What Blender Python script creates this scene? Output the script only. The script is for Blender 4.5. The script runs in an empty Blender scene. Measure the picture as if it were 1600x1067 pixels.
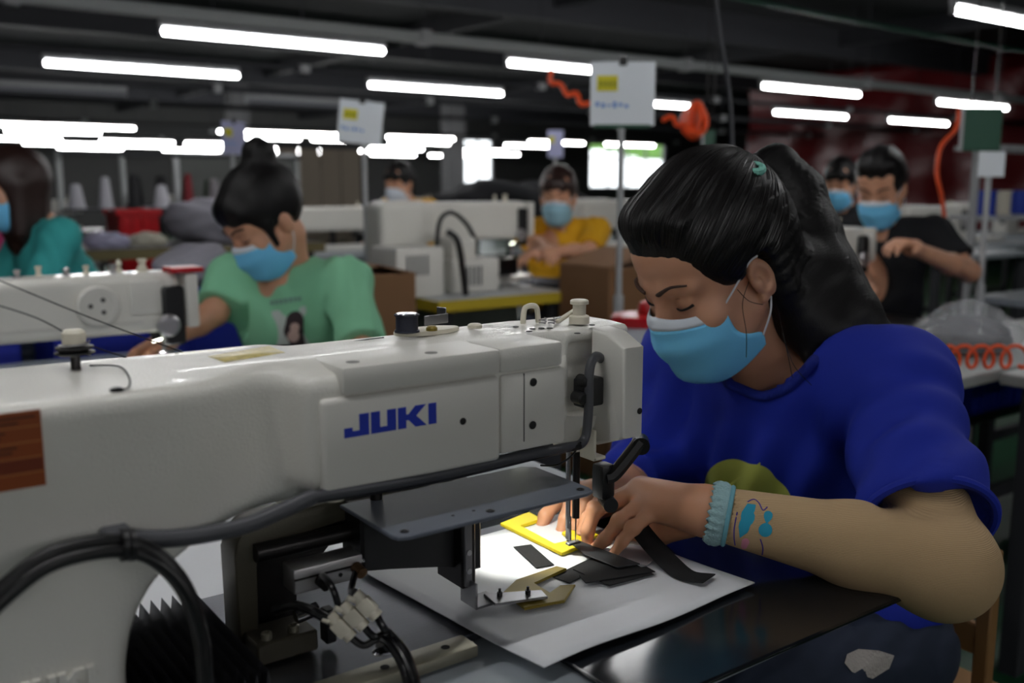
import bpy, bmesh, math, random
import numpy as np
from mathutils import Vector, Matrix
random.seed(7)
SC = bpy.context.scene
COL = SC.collection
# ------------------------------------------------------------------ camera, world, exposure
FPX, CX, CY = 1500.0, 800.0, 533.5
PITCH = math.atan((533.5 - 290) / FPX)
THETA = math.atan(2100 / math.hypot(FPX, 243.5))
FH = np.array([math.cos(THETA), math.sin(THETA), 0.0])
RT = np.array([math.sin(THETA), -math.cos(THETA), 0.0])
FW = FH * math.cos(PITCH) + np.array([0, 0, -math.sin(PITCH)])
UP = np.cross(RT, FW)
CAM = np.array([0.0, 0.0, 1.2])
cd = bpy.data.cameras.new('camera'); cam = bpy.data.objects.new('camera', cd); COL.objects.link(cam)
cd.sensor_width = 36.0; cd.lens = FPX / 1600 * 36.0
cd.clip_start = 0.02; cd.clip_end = 200
m = Matrix(((RT[0], UP[0], -FW[0], CAM[0]), (RT[1], UP[1], -FW[1], CAM[1]), (RT[2], UP[2], -FW[2], CAM[2]), (0, 0, 0, 1)))
cam.matrix_world = m
cd.dof.use_dof = True; cd.dof.focus_distance = 1.08; cd.dof.aperture_fstop = 3.6
SC.camera = cam
w = bpy.data.worlds.new('daylight'); SC.world = w; w.use_nodes = True
bg = w.node_tree.nodes['Background']; bg.inputs[0].default_value = (0.92, 0.97, 1.0, 1); bg.inputs[1].default_value = 3.2
SC.view_settings.view_transform = 'Standard'; SC.view_settings.look = 'None'
SC.view_settings.gamma = 1.0; SC.view_settings.use_curve_mapping = False
SC.view_settings.exposure = 0.0
TUBE_STRENGTH = 36.0

# places in the room measured from the photograph: a sight line met with a real plane or distance
def _ray(x, y): return FW + RT * (x - CX) / FPX - UP * (y - CY) / FPX
def ONZ(x, y, z): d = _ray(x, y); return CAM + d * (z - CAM[2]) / d[2]
def ONY(x, y, Y): d = _ray(x, y); return CAM + d * Y / d[1]
def ONX(x, y, X): d = _ray(x, y); return CAM + d * X / d[0]
def AT(x, y, D): return CAM + _ray(x, y) * D

# ------------------------------------------------------------------ materials
def lin(c):
    return tuple((v / 12.92 if v <= 0.04045 else ((v + 0.055) / 1.055) ** 2.4) for v in (c[0] / 255, c[1] / 255, c[2] / 255)) + (1,)
MATS = {}
def mat(name, rgb, rough=0.5, metal=0.0, bump=None, vary=None, spec=0.5, emit=None, trans=0.0, sss=0.0, wave=None, sheen=0.0, coat=0.0, stretch=None, alpha=1.0):
    if name in MATS: return MATS[name]
    M = bpy.data.materials.new(name); M.use_nodes = True
    nt = M.node_tree; N = nt.nodes; L = nt.links; b = N['Principled BSDF']
    b.inputs['Base Color'].default_value = lin(rgb); b.inputs['Roughness'].default_value = rough
    b.inputs['Metallic'].default_value = metal; b.inputs['Specular IOR Level'].default_value = spec
    b.inputs['Coat Weight'].default_value = coat
    if sheen: b.inputs['Sheen Weight'].default_value = sheen
    if sss:
        b.inputs['Subsurface Weight'].default_value = sss; b.inputs['Subsurface Radius'].default_value = (1, .4, .2); b.inputs['Subsurface Scale'].default_value = .006
    if trans: b.inputs['Transmission Weight'].default_value = trans
    if alpha < 1: b.inputs['Alpha'].default_value = alpha
    if emit: b.inputs['Emission Color'].default_value = lin(emit[0]); b.inputs['Emission Strength'].default_value = emit[1]
    tc = N.new('ShaderNodeTexCoord'); src = tc.outputs['Object']
    if stretch:
        mp = N.new('ShaderNodeMapping'); mp.inputs['Scale'].default_value = stretch; L.new(src, mp.inputs[0]); src = mp.outputs[0]
    if vary:
        n = N.new('ShaderNodeTexNoise'); n.inputs['Scale'].default_value = vary[0]; n.inputs['Detail'].default_value = 5; L.new(src, n.inputs['Vector'])
        mx = N.new('ShaderNodeMix'); mx.data_type = 'RGBA'; L.new(n.outputs['Fac'], mx.inputs[0])
        a = [max(0, v * (1 - vary[1])) for v in lin(rgb)[:3]] + [1]; c = [min(1, v * (1 + vary[1])) for v in lin(rgb)[:3]] + [1]
        mx.inputs[6].default_value = a; mx.inputs[7].default_value = c; L.new(mx.outputs[2], b.inputs['Base Color'])
    nrm = None
    if bump:
        n = N.new('ShaderNodeTexNoise'); n.inputs['Scale'].default_value = bump[0]; n.inputs['Detail'].default_value = 3; L.new(src, n.inputs['Vector'])
        bp = N.new('ShaderNodeBump'); bp.inputs['Strength'].default_value = bump[1]; bp.inputs['Distance'].default_value = bump[2] if len(bump) > 2 else .001
        L.new(n.outputs['Fac'], bp.inputs['Height']); L.new(bp.outputs[0], b.inputs['Normal']); nrm = bp
    if wave:
        wv = N.new('ShaderNodeTexWave'); wv.inputs['Scale'].default_value = wave[0]; wv.bands_direction = wave[3] if len(wave) > 3 else 'Z'
        wv.inputs['Distortion'].default_value = wave[2]; wv.inputs['Detail'].default_value = 2; wv.inputs['Detail Scale'].default_value = .4; L.new(src, wv.inputs['Vector'])
        bp2 = N.new('ShaderNodeBump'); bp2.inputs['Strength'].default_value = wave[1]; bp2.inputs['Distance'].default_value = .001
        L.new(wv.outputs['Fac'], bp2.inputs['Height'])
        if nrm: L.new(nrm.outputs[0], bp2.inputs['Normal'])
        L.new(bp2.outputs[0], b.inputs['Normal'])
    MATS[name] = M; return M
WHITE = mat('machine_paint', (224, 222, 214), .3, bump=(420, .5, .0013), coat=.2)
WHITE2 = mat('machine_cover_paint', (216, 214, 207), .38, bump=(700, .25, .0008))
PLASTIC = mat('ivory_plastic', (214, 208, 190), .4)
BLACKP = mat('black_plastic', (18, 18, 20), .42)
RUBBER = mat('black_rubber', (14, 14, 16), .3)
HOSEG = mat('grey_hose', (70, 71, 76), .45)
GREYPLATE = mat('grey_plate', (98, 104, 116), .45, bump=(900, .15))
STEEL = mat('steel', (170, 170, 172), .28, 1.0)
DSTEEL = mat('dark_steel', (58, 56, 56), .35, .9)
ALU = mat('aluminium', (186, 184, 186), .38, .9)
BRUSHED = mat('brushed_steel', (120, 122, 130), .33, .95, bump=(60, .2), stretch=(1, 14, 1))
OLIVE = mat('olive_casting', (74, 70, 58), .45, .3, bump=(400, .2))
RAILM = mat('rail_metal', (150, 146, 130), .4, .6)
BLUEINK = mat('blue_ink', (24, 52, 178), .5)
DARK = mat('dark_recess', (10, 10, 11), .7)
CHROME = mat('chrome', (200, 200, 205), .15, 1.0)
BRASS = mat('amber_resin', (132, 114, 34), .4, .2)
YELLOW = mat('yellow_template', (238, 214, 34), .45)
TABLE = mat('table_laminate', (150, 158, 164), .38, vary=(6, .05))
GLOSSB = mat('black_gloss_panel', (22, 25, 30), .16, vary=(9, .25), bump=(5, .05, .002))
SHEETM = mat('white_sheet', (226, 228, 232), .5)
VELCRO = mat('black_webbing', (20, 20, 23), .85, bump=(1500, .5))
SKIN = mat('skin', (205, 152, 122), .48, sss=.12, vary=(35, .06), bump=(600, .08))
SKINH = mat('hand_skin', (206, 150, 116), .48, sss=.12, bump=(500, .15))
HAIR = mat('black_hair', (11, 9, 10), .46, spec=.3, bump=(110, .3, .003), stretch=(1, 9, 1.5))
HAIRB = mat('brown_hair', (44, 26, 22), .45, bump=(60, .35, .004), stretch=(4, 4, 1))
SHIRT = mat('blue_jersey', (16, 42, 168), .8, bump=(1100, .2), vary=(5, .06))
SLEEVE = mat('beige_knit', (196, 166, 126), .85, wave=(190, .4, 1.0), bump=(300, .2))
LACE = mat('lace_trim', (160, 196, 200), .8, bump=(260, 1.0, .003))
DENIM = mat('denim', (36, 46, 66), .85, bump=(800, .3), vary=(14, .25))
MASKB = mat('mask_blue', (120, 208, 254), .75, bump=(900, .1))
MASKW = mat('mask_white', (214, 222, 232), .75)
CORD = mat('ear_loop_white', (225, 228, 235), .7)
BROW = mat('eyebrow', (66, 46, 38), .8)
NAIL = mat('nail', (224, 172, 150), .25)
LIME = mat('lime_print', (196, 204, 98), .8)
TEALINK = mat('turquoise_print', (40, 158, 190), .8)
PURPLEINK = mat('violet_print', (70, 50, 150), .8)
PINKINK = mat('pink_print', (226, 150, 176), .8)
ORANGEL = mat('orange_label', (150, 74, 30), .4)
ORANGED = mat('orange_label_dark', (120, 50, 24), .4)
ORANGEH = mat('orange_hose', (236, 84, 32), .35)
REDP = mat('red_plastic', (186, 22, 30), .28)
BLUECRATE = mat('blue_crate', (26, 42, 156), .45)
CARD = mat('cardboard', (128, 92, 62), .8, vary=(8, .06))
WOOD = mat('wood', (150, 110, 66), .6, vary=(12, .1))
GREENB = mat('green_board', (26, 84, 62), .45)
PAPER = mat('paper_card', (240, 246, 252), .55)
STICKY = mat('yellow_note', (228, 218, 40), .6)
BAG = mat('plastic_bag', (226, 228, 232), .12, alpha=.28)
DARKCLOTH = mat('dark_cloth', (44, 46, 54), .9)
GREYCLOTH = mat('grey_cloth', (150, 148, 158), .9, bump=(30, .4, .01))
# ------------------------------------------------------------------ tagging and mesh helpers
def tag(o, label=None, cat=None, group=None, kind=None):
    if label: o['label'] = label
    if cat: o['category'] = cat
    if group: o['group'] = group
    if kind: o['kind'] = kind
    return o
def thing(name, label, cat, loc=(0, 0, 0), group=None, rotz=0):
    o = bpy.data.objects.new(name, None); COL.objects.link(o); o.location = loc; o.rotation_euler = (0, 0, rotz); o.empty_display_size = .05
    return tag(o, label, cat, group)
def wmat(o):
    b = Matrix.LocRotScale(o.location, o.rotation_euler, o.scale)
    return b if o.parent is None else wmat(o.parent) @ o.matrix_parent_inverse @ b
def link(name, me, mt, parent=None, smooth=38):
    if mt is not None:
        for x in (mt if isinstance(mt, (list, tuple)) else [mt]): me.materials.append(x)
    if smooth:
        me.polygons.foreach_set('use_smooth', np.ones(len(me.polygons), dtype=bool))
        if smooth < 180: me.set_sharp_from_angle(angle=math.radians(smooth))
    o = bpy.data.objects.new(name, me); COL.objects.link(o)
    if parent is not None:
        o.parent = parent
        o.matrix_parent_inverse = wmat(parent).inverted()
    return o
def obj(name, bm, mt, parent=None, smooth=38):
    me = bpy.data.meshes.new(name); bmesh.ops.recalc_face_normals(bm, faces=bm.faces); bm.to_mesh(me); bm.free()
    return link(name, me, mt, parent, smooth)
def B(): return bmesh.new()
def V(p): return Vector((float(p[0]), float(p[1]), float(p[2])))
def bx(bm, lo, hi, r=0.0, seg=2, M=None):
    lo, hi = V(lo), V(hi); c = (lo + hi) / 2; s = hi - lo
    mt = Matrix.Translation(c) @ Matrix.Diagonal((s.x, s.y, s.z, 1))
    if M is not None: mt = M @ mt
    vs = bmesh.ops.create_cube(bm, size=1, matrix=mt)['verts']
    if r > 0:
        es = list({e for v in vs for e in v.link_edges})
        bmesh.ops.bevel(bm, geom=es, offset=r, offset_type='OFFSET', segments=seg, profile=.5, affect='EDGES', clamp_overlap=True)
    return bm
def frame_of(d):
    d = V(d).normalized(); a = Vector((0, 0, 1)) if abs(d.z) < .9 else Vector((1, 0, 0))
    u = d.cross(a).normalized(); return u, d.cross(u).normalized(), d
def cyl(bm, p0, p1, r0, r1=None, n=18):
    r1 = r0 if r1 is None else r1
    p0, p1 = V(p0), V(p1); u, v, d = frame_of(p1 - p0); A = []; Bv = []
    for i in range(n):
        a = 2 * math.pi * i / n; e = u * math.cos(a) + v * math.sin(a)
        A.append(bm.verts.new(p0 + e * r0)); Bv.append(bm.verts.new(p1 + e * r1))
    for i in range(n): bm.faces.new((A[i], A[(i + 1) % n], Bv[(i + 1) % n], Bv[i]))
    bm.faces.new(A[::-1]); bm.faces.new(Bv); return bm
def lathe(bm, o, axis, prof, n=24):
    o = V(o); u, v, d = frame_of(axis); rings = []
    for r, h in prof:
        rings.append([bm.verts.new(o + d * h + (u * math.cos(2 * math.pi * i / n) + v * math.sin(2 * math.pi * i / n)) * max(r, 1e-5)) for i in range(n)])
    for a, b in zip(rings, rings[1:]):
        for i in range(n): bm.faces.new((a[i], a[(i + 1) % n], b[(i + 1) % n], b[i]))
    bm.faces.new(rings[0][::-1]); bm.faces.new(rings[-1]); return bm
def crom(pts, sub=6, closed=False):
    P = [np.array(p, float) for p in pts]; n = len(P); out = []
    rng = range(n if closed else n - 1)
    for i in rng:
        if closed: p0, p1, p2, p3 = P[(i - 1) % n], P[i], P[(i + 1) % n], P[(i + 2) % n]
        else: p0, p1, p2, p3 = P[max(i - 1, 0)], P[i], P[i + 1], P[min(i + 2, n - 1)]
        for k in range(sub):
            t = k / sub
            out.append(.5 * (2 * p1 + (p2 - p0) * t + (2 * p0 - 5 * p1 + 4 * p2 - p3) * t * t + (3 * p1 - p0 - 3 * p2 + p3) * t ** 3))
    if not closed: out.append(P[-1])
    return out
def tube(bm, pts, r, n=8, sub=6, closed=False, flat=1.0):
    if sub > 1: pts = crom(pts, sub, closed)
    P = [V(p) for p in pts]; N = len(P); rr = r if callable(r) else (lambda t: r)
    u = None; rings = []
    for i, p in enumerate(P):
        d = (P[(i + 1) % N] - P[i - 1]) if closed else (P[min(i + 1, N - 1)] - P[max(i - 1, 0)])
        d.normalize()
        if u is None: u = frame_of(d)[0]
        u = (u - d * u.dot(d)); u.normalize(); v = d.cross(u); R_ = rr(i / max(1, N - 1))
        rings.append([bm.verts.new(p + (u * math.cos(2 * math.pi * k / n) + v * math.sin(2 * math.pi * k / n) * flat) * R_) for k in range(n)])
    for a, b in (list(zip(rings, rings[1:])) + ([(rings[-1], rings[0])] if closed else [])):
        for k in range(n): bm.faces.new((a[k], a[(k + 1) % n], b[(k + 1) % n], b[k]))
    if not closed: bm.faces.new(rings[0][::-1]); bm.faces.new(rings[-1])
    return bm
def prism(bm, poly, ax, d0, d1, r=0.0, seg=2):
    def P(a, b, d): return {'x': (d, a, b), 'y': (a, d, b), 'z': (a, b, d)}[ax]
    A = [bm.verts.new(P(a, b, d0)) for a, b in poly]; Bv = [bm.verts.new(P(a, b, d1)) for a, b in poly]; n = len(poly)
    fs = [bm.faces.new((A[i], A[(i + 1) % n], Bv[(i + 1) % n], Bv[i])) for i in range(n)]
    f1 = bm.faces.new(A[::-1]); f2 = bm.faces.new(Bv)
    if r > 0:
        es = list(set(f1.edges) | set(f2.edges))
        bmesh.ops.bevel(bm, geom=es, offset=r, offset_type='OFFSET', segments=seg, profile=.5, affect='EDGES', clamp_overlap=True)
    return bm
def box(name, lo, hi, mt, parent=None, r=0.0, seg=2, M=None): return obj(name, bx(B(), lo, hi, r, seg, M), mt, parent)
def rrect(x0, y0, x1, y1, r, n=6):
    out = []
    for cx, cy, a0 in ((x1 - r, y1 - r, 0), (x0 + r, y1 - r, 90), (x0 + r, y0 + r, 180), (x1 - r, y0 + r, 270)):
        for i in range(n + 1):
            a = math.radians(a0 + 90 * i / n); out.append((cx + r * math.cos(a), cy + r * math.sin(a)))
    return out
def gridmesh(name, P, mt, parent=None, smooth=180, thick=0.0, sub=0):
    """P: (n,m,3) array of points"""
    P = np.asarray(P, float); n, m_ = P.shape[:2]
    vs = P.reshape(-1, 3).tolist(); fs = [(i * m_ + j, (i + 1) * m_ + j, (i + 1) * m_ + j + 1, i * m_ + j + 1) for i in range(n - 1) for j in range(m_ - 1)]
    me = bpy.data.meshes.new(name); me.from_pydata(vs, [], fs); me.update()
    o = link(name, me, mt, parent, smooth)
    if thick: s = o.modifiers.new('solid', 'SOLIDIFY'); s.thickness = thick; s.offset = 1
    if sub: s = o.modifiers.new('sub', 'SUBSURF'); s.levels = sub; s.render_levels = sub
    return o
# ------------------------------------------------------------------ distance-field modelling: continuous organic and cast shapes
class Prim:
    def __init__(s, fn, k=.01, op='u'): s.fn, s.k, s.op = fn, k, op
def cone(a, b, ra, rb, k=.01, op='u', flat=None):
    a, b = np.array(a, float), np.array(b, float); ba = b - a; L2 = max(ba @ ba, 1e-12)
    def fn(P):
        q = P - a; h = np.clip((q @ ba) / L2, 0, 1); return np.linalg.norm(q - h[..., None] * ba, axis=-1) - (ra + (rb - ra) * h)
    return Prim(fn, k, op)
def ell(c, r, k=.01, op='u', R=None):
    c, r = np.array(c, float), np.array(r, float)
    def fn(P):
        q = P - c
        if R is not None: q = q @ R
        k0 = np.linalg.norm(q / r, axis=-1); k1 = np.linalg.norm(q / (r * r), axis=-1); return k0 * (k0 - 1) / np.maximum(k1, 1e-9)
    return Prim(fn, k, op)
def rbx(lo, hi, rad, k=.01, op='u', R=None):
    lo, hi = np.array(lo, float), np.array(hi, float); c = (lo + hi) / 2; h = (hi - lo) / 2 - rad
    def fn(P):
        q = P - c
        if R is not None: q = q @ R
        q = np.abs(q) - h; return np.linalg.norm(np.maximum(q, 0), axis=-1) + np.minimum(q.max(axis=-1), 0) - rad
    return Prim(fn, k, op)
def extr(d2, y0, y1, rad, k=.01, op='u', front=None):
    '''a rounded slab: profile distance in x and z, extruded along y'''
    c, h = (y0 + y1) / 2, (y1 - y0) / 2
    def fn(P):
        a = d2(P[..., 0], P[..., 2]) + rad; b = (np.abs(P[..., 1] - c) - h if front is None else np.maximum(front(P[..., 0]) - P[..., 1], P[..., 1] - y1)) + rad
        return np.minimum(np.maximum(a, b), 0) + np.sqrt(np.maximum(a, 0) ** 2 + np.maximum(b, 0) ** 2) - rad
    return Prim(fn, k, op)
def rect2(x, z, x0, x1, z0, z1):
    a = np.abs(x - (x0 + x1) / 2) - (x1 - x0) / 2; b = np.abs(z - (z0 + z1) / 2) - (z1 - z0) / 2
    return np.minimum(np.maximum(a, b), 0) + np.sqrt(np.maximum(a, 0) ** 2 + np.maximum(b, 0) ** 2)
def half(pt, n, k=.005, op='s'):
    pt, n = np.array(pt, float), np.array(n, float); n = n / np.linalg.norm(n)
    return Prim(lambda P: -((P - pt) @ n), k, op)      # the side the normal points to
def xf(prims, M, t):
    """place local primitives: world = M local + t"""
    out = []
    for p in prims: out.append(Prim((lambda f: lambda P: f((P - t) @ M))(p.fn), p.k, p.op))
    return out
def smin(a, b, k): h = np.maximum(k - np.abs(a - b), 0) / k; return np.minimum(a, b) - h * h * k * .25
def sdf_eval(P, prims, disp=None):
    d = None
    for p in prims:
        v = p.fn(P)
        if p.op == 'u': d = v if d is None else smin(d, v, p.k)
        elif d is not None: d = -smin(-d, v, p.k)
    if d is None: d = np.full(P.shape[:-1], 1.0)
    if disp is not None: d = d + disp(P)
    return d
def sdf_mesh(prims, lo, hi, res, disp=None, bs=16):
    lo, hi = np.array(lo, float), np.array(hi, float)
    nb = np.ceil((hi - lo) / (res * bs)).astype(int); n = nb * bs + 1
    ctr = np.stack(np.meshgrid(*[lo[i] + (np.arange(nb[i]) + .5) * bs * res for i in range(3)], indexing='ij'), -1).reshape(-1, 3)
    dc = sdf_eval(ctr, prims); pv = [p.fn(ctr) for p in prims]; rad = .87 * bs * res
    D = np.empty(tuple(n), np.float32)
    idx = np.array(np.unravel_index(np.arange(len(ctr)), nb)).T
    off = np.stack(np.meshgrid(*[np.arange(bs + 1)] * 3, indexing='ij'), -1) * res
    act = np.abs(dc) < rad * 1.6 + .01
    for q in np.nonzero(~act)[0]:
        i, j, k = idx[q] * bs; D[i:i + bs + 1, j:j + bs + 1, k:k + bs + 1] = dc[q]
    for q in np.nonzero(act)[0]:
        i, j, k = idx[q] * bs
        sel = [p for p, v in zip(prims, pv) if v[q] < rad * 1.5 + p.k + .012]
        P = lo + idx[q] * bs * res + off
        D[i:i + bs + 1, j:j + bs + 1, k:k + bs + 1] = sdf_eval(P, sel, disp)
    D[0], D[-1], D[:, 0], D[:, -1], D[:, :, 0], D[:, :, -1] = 1, 1, 1, 1, 1, 1
    ins = D < 0
    c = np.zeros(tuple(n - 1), np.uint8)
    for a in (0, 1):
        for b in (0, 1):
            for e in (0, 1): c += ins[a:n[0] - 1 + a, b:n[1] - 1 + b, e:n[2] - 1 + e]
    cells = np.argwhere((c > 0) & (c < 8)); vid = np.full(tuple(n - 1), -1, np.int32)
    vid[cells[:, 0], cells[:, 1], cells[:, 2]] = np.arange(len(cells))
    acc = np.zeros((len(cells), 3)); cnt = np.zeros(len(cells))
    cor = [np.array((a, b, e)) for a in (0, 1) for b in (0, 1) for e in (0, 1)]
    val = {tuple(o): D[cells[:, 0] + o[0], cells[:, 1] + o[1], cells[:, 2] + o[2]].astype(float) for o in cor}
    for o in cor:
        for ax in range(3):
            if o[ax] == 0:
                o2 = o.copy(); o2[ax] = 1; a, b = val[tuple(o)], val[tuple(o2)]; x = (a < 0) != (b < 0)
                t = np.where(x, a / np.where(np.abs(a - b) < 1e-12, 1, a - b), 0)
                for i in range(3): acc[:, i] += np.where(x, o[i] + (t if i == ax else 0), 0)
                cnt += x
    verts = lo + (cells + acc / np.maximum(cnt, 1)[:, None]) * res
    quads = []
    for ax in range(3):
        s0 = [slice(None)] * 3; s1 = [slice(None)] * 3; s0[ax] = slice(0, -1); s1[ax] = slice(1, None)
        e = np.argwhere(ins[tuple(s0)] != ins[tuple(s1)]); b_, c_ = (ax + 1) % 3, (ax + 2) % 3
        ok = (e[:, b_] > 0) & (e[:, c_] > 0) & (e[:, b_] < n[b_] - 1) & (e[:, c_] < n[c_] - 1); e = e[ok]
        def g(db, dc_): q = e.copy(); q[:, b_] -= db; q[:, c_] -= dc_; return vid[q[:, 0], q[:, 1], q[:, 2]]
        f = np.stack([g(1, 1), g(0, 1), g(0, 0), g(1, 0)], 1)
        flip = ~ins[e[:, 0], e[:, 1], e[:, 2]]; f[flip] = f[flip][:, ::-1]; quads.append(f)
    quads = np.concatenate(quads); quads = quads[(quads >= 0).all(1)]
    return verts, quads
def relax(v, q, it=2, f=.5):
    e = np.concatenate([q[:, [0, 1]], q[:, [1, 2]], q[:, [2, 3]], q[:, [3, 0]]])
    for _ in range(it):
        s = np.zeros_like(v); c = np.zeros(len(v))
        for i in range(3): s[:, i] = np.bincount(e[:, 0], v[e[:, 1], i], len(v)) + np.bincount(e[:, 1], v[e[:, 0], i], len(v))
        c = np.bincount(e[:, 0], minlength=len(v)) + np.bincount(e[:, 1], minlength=len(v))
        v = v + (s / np.maximum(c, 1)[:, None] - v) * f
    return v
def np_mesh(name, v, q):
    me = bpy.data.meshes.new(name); me.vertices.add(len(v)); me.vertices.foreach_set('co', np.ascontiguousarray(v, np.float32).ravel())
    me.loops.add(q.size); me.loops.foreach_set('vertex_index', np.ascontiguousarray(q, np.int32).ravel())
    me.polygons.add(len(q)); me.polygons.foreach_set('loop_start', np.arange(0, q.size, 4, dtype=np.int32))
    me.update(calc_edges=True); return me
def sdf_obj(name, parts, mt, parent=None, smooth=180, it=2, slots=None):
    """parts: list of (prims, lo, hi, res[, disp]) that become ONE mesh object"""
    vs, qs, mi, o = [], [], [], 0
    for n_, p in enumerate(parts):
        v, q = sdf_mesh(*p); v = relax(v, q, it); vs.append(v); qs.append(q + o); o += len(v); mi.append(np.full(len(q), 0 if slots is None else slots[n_]))
    me = np_mesh(name, np.concatenate(vs), np.concatenate(qs)); me.polygons.foreach_set('material_index', np.concatenate(mi).astype(np.int32))
    return link(name, me, mt, parent, smooth)
def bounds(pts, pad): P = np.array(pts); return P.min(0) - pad, P.max(0) + pad
# ------------------------------------------------------------------ the room
FLOORM = mat('green_floor_paint', (24, 70, 44), .35, vary=(2, .12))
CEILM = mat('dark_ceiling', (40, 40, 44), .9, vary=(3, .2))
WALLM = mat('grey_wall', (80, 80, 80), .9, vary=(2, .1))
REDW = mat('red_tarpaulin', (108, 14, 22), .33, bump=(2.2, .8, .05), vary=(1.5, .1))
BEAMM = mat('beam_steel', (176, 180, 180), .6, .1)
DBEAM = mat('dark_beam', (52, 53, 58), .7)
ZC = 3.1; X0, X1, Y0, Y1 = -7.0, 27.0, -7.0, 24.0
def S(name, bm, mt, parent=None): return tag(obj(name, bm, mt, parent), kind='structure')
S('floor', bx(B(), (X0, Y0, -.1), (X1, Y1, 0)), FLOORM)
S('ceiling', bx(B(), (X0, Y0, ZC), (X1, Y1, ZC + .1)), CEILM)
S('wall_left', bx(B(), (X0 - .2, Y0, 0), (X0, Y1, ZC)), WALLM)
S('wall_right', bx(B(), (X1, Y0, 0), (X1 + .2, Y1, ZC)), WALLM)
S('wall_front', bx(B(), (X0, Y0 - .2, 0), (X1, Y0, ZC)), WALLM)
# far wall with window openings
def wx(x): return ONY(x, 250, Y1)[0]
WIN = [(wx(700), wx(772), 1.22, 2.6), (wx(922), wx(1040), 1.1, 2.6)]
bm = B(); xs = [X0] + [v for q in WIN for v in q[:2]] + [X1]
for i in range(0, len(xs), 2): bx(bm, (xs[i], Y1, 0), (xs[i + 1], Y1 + .2, ZC))
for a, b, z0, z1 in WIN: bx(bm, (a, Y1, 0), (b, Y1 + .2, z0)); bx(bm, (a, Y1, z1), (b, Y1 + .2, ZC))
S('wall_back', bm, WALLM)
PANE = bpy.data.materials.new('window_glass'); PANE.use_nodes = True
nt = PANE.node_tree; nt.nodes.remove(nt.nodes['Principled BSDF']); tr = nt.nodes.new('ShaderNodeBsdfTransparent'); gl = nt.nodes.new('ShaderNodeBsdfGlossy'); mx = nt.nodes.new('ShaderNodeMixShader')
gl.inputs['Roughness'].default_value = .05; mx.inputs[0].default_value = .06; nt.links.new(tr.outputs[0], mx.inputs[1]); nt.links.new(gl.outputs[0], mx.inputs[2]); nt.links.new(mx.outputs[0], nt.nodes['Material Output'].inputs[0])
FRAMEM = mat('window_frame', (150, 150, 152), .5)
for n_, (a, b, z0, z1) in enumerate(WIN):
    bm = B(); t = .06
    for lo, hi in (((a, z0), (b, z0 + t)), ((a, z1 - t), (b, z1)), ((a, z0), (a + t, z1)), ((b - t, z0), (b, z1))): bx(bm, (lo[0], Y1 + .05, lo[1]), (hi[0], Y1 + .13, hi[1]))
    wo = S('window_%d' % (n_ + 1), bm, FRAMEM)
    nx = 3 if n_ == 0 else 4
    for i in range(1, nx): box('window_bar', (a + (b - a) * i / nx - .025, Y1 + .06, z0), (a + (b - a) * i / nx + .025, Y1 + .12, z1), FRAMEM, wo)
    box('window_bar', (a, Y1 + .06, z0 + (z1 - z0) * .66 - .02), (b, Y1 + .12, z0 + (z1 - z0) * .66 + .02), FRAMEM, wo)
    for i in range(nx): box('pane', (a + (b - a) * i / nx + .02, Y1 + .085, z0 + .02), (a + (b - a) * (i + 1) / nx - .02, Y1 + .092, z1 - .02), PANE, wo)
# greenery and pale ground outside the windows
mo = mat('outside_hedge', (120, 168, 84), .9, vary=(3, .4))
S('ground_outside', bx(B(), (X0 - 20, Y1 + .3, -.3), (X1 + 30, Y1 + 60, -.2)), mat('outside_paving', (190, 190, 184), .9))
v, q = sdf_mesh([ell((wx(1035) + 7, Y1 + 9, 3.1), (3.2, 1.4, .32), .3), ell((wx(1035) + 9, Y1 + 9.5, 2.9), (2, 1.4, .4), .3)], (wx(1035) + 3, Y1 + 7, 1.6), (wx(1035) + 12, Y1 + 11.5, 3.9), .12, lambda P: .12 * np.sin(P[..., 0] * 7) * np.sin(P[..., 2] * 8 + P[..., 0] * 3))
tr_o = thing('tree', 'sunlit green tree outside the barred window', 'tree', (wx(1035) + 9.5, Y1 + 9.3, -.2)); link('crown', np_mesh('crown', v, q), mo, tr_o, 180)
obj('trunk', cyl(B(), (wx(1035) + 9.5, Y1 + 9.3, -.2), (wx(1035) + 9.5, Y1 + 9.3, 2.9), .2, .14, n=12), WOOD, tr_o)
# red tarpaulin partition at the far end of the rows
tx = 14.0
pa, pb = ONX(1165, 250, tx)[1], ONX(1640, 250, tx)[1]
P = []
for i in range(60):
    y = pa + (pb - pa) * i / 59; row = []
    for k in range(24):
        z = .5 + (ZC - .52) * k / 23; row.append((tx + .04 * math.sin(y * 3.1 + z) + .03 * math.sin(y * 7 + z * 2) + .03 * math.sin(z * 6 + y), y, z))
    P.append(row)
tag(gridmesh('tarpaulin', P, REDW, thick=.004), 'dark red tarpaulin hanging across the end of the hall', 'tarpaulin')
# ceiling beams
for n_, y in enumerate((3.6, 7.6, 11.0, 15.0, 19.5)):
    tag(box('beam_%d' % (n_ + 1), (X0, y, ZC - .32), (X1, y + .14, ZC), DBEAM), kind='structure')
for n_, x in enumerate((1.5, 6.0, 10.5)):
    tag(box('beam_%d' % (n_ + 6), (x, Y0, ZC - .2), (x + .1, Y1, ZC), DBEAM), kind='structure')
for n_, (x, y) in enumerate(((6.0, 16.5), (9.6, 15.2), (1.0, 17.0))):
    tag(box('column_%d' % (n_ + 1), (x, y, 0), (x + .32, y + .32, ZC), mat('column_paint', (110, 110, 112), .8)), kind='structure')
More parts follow.
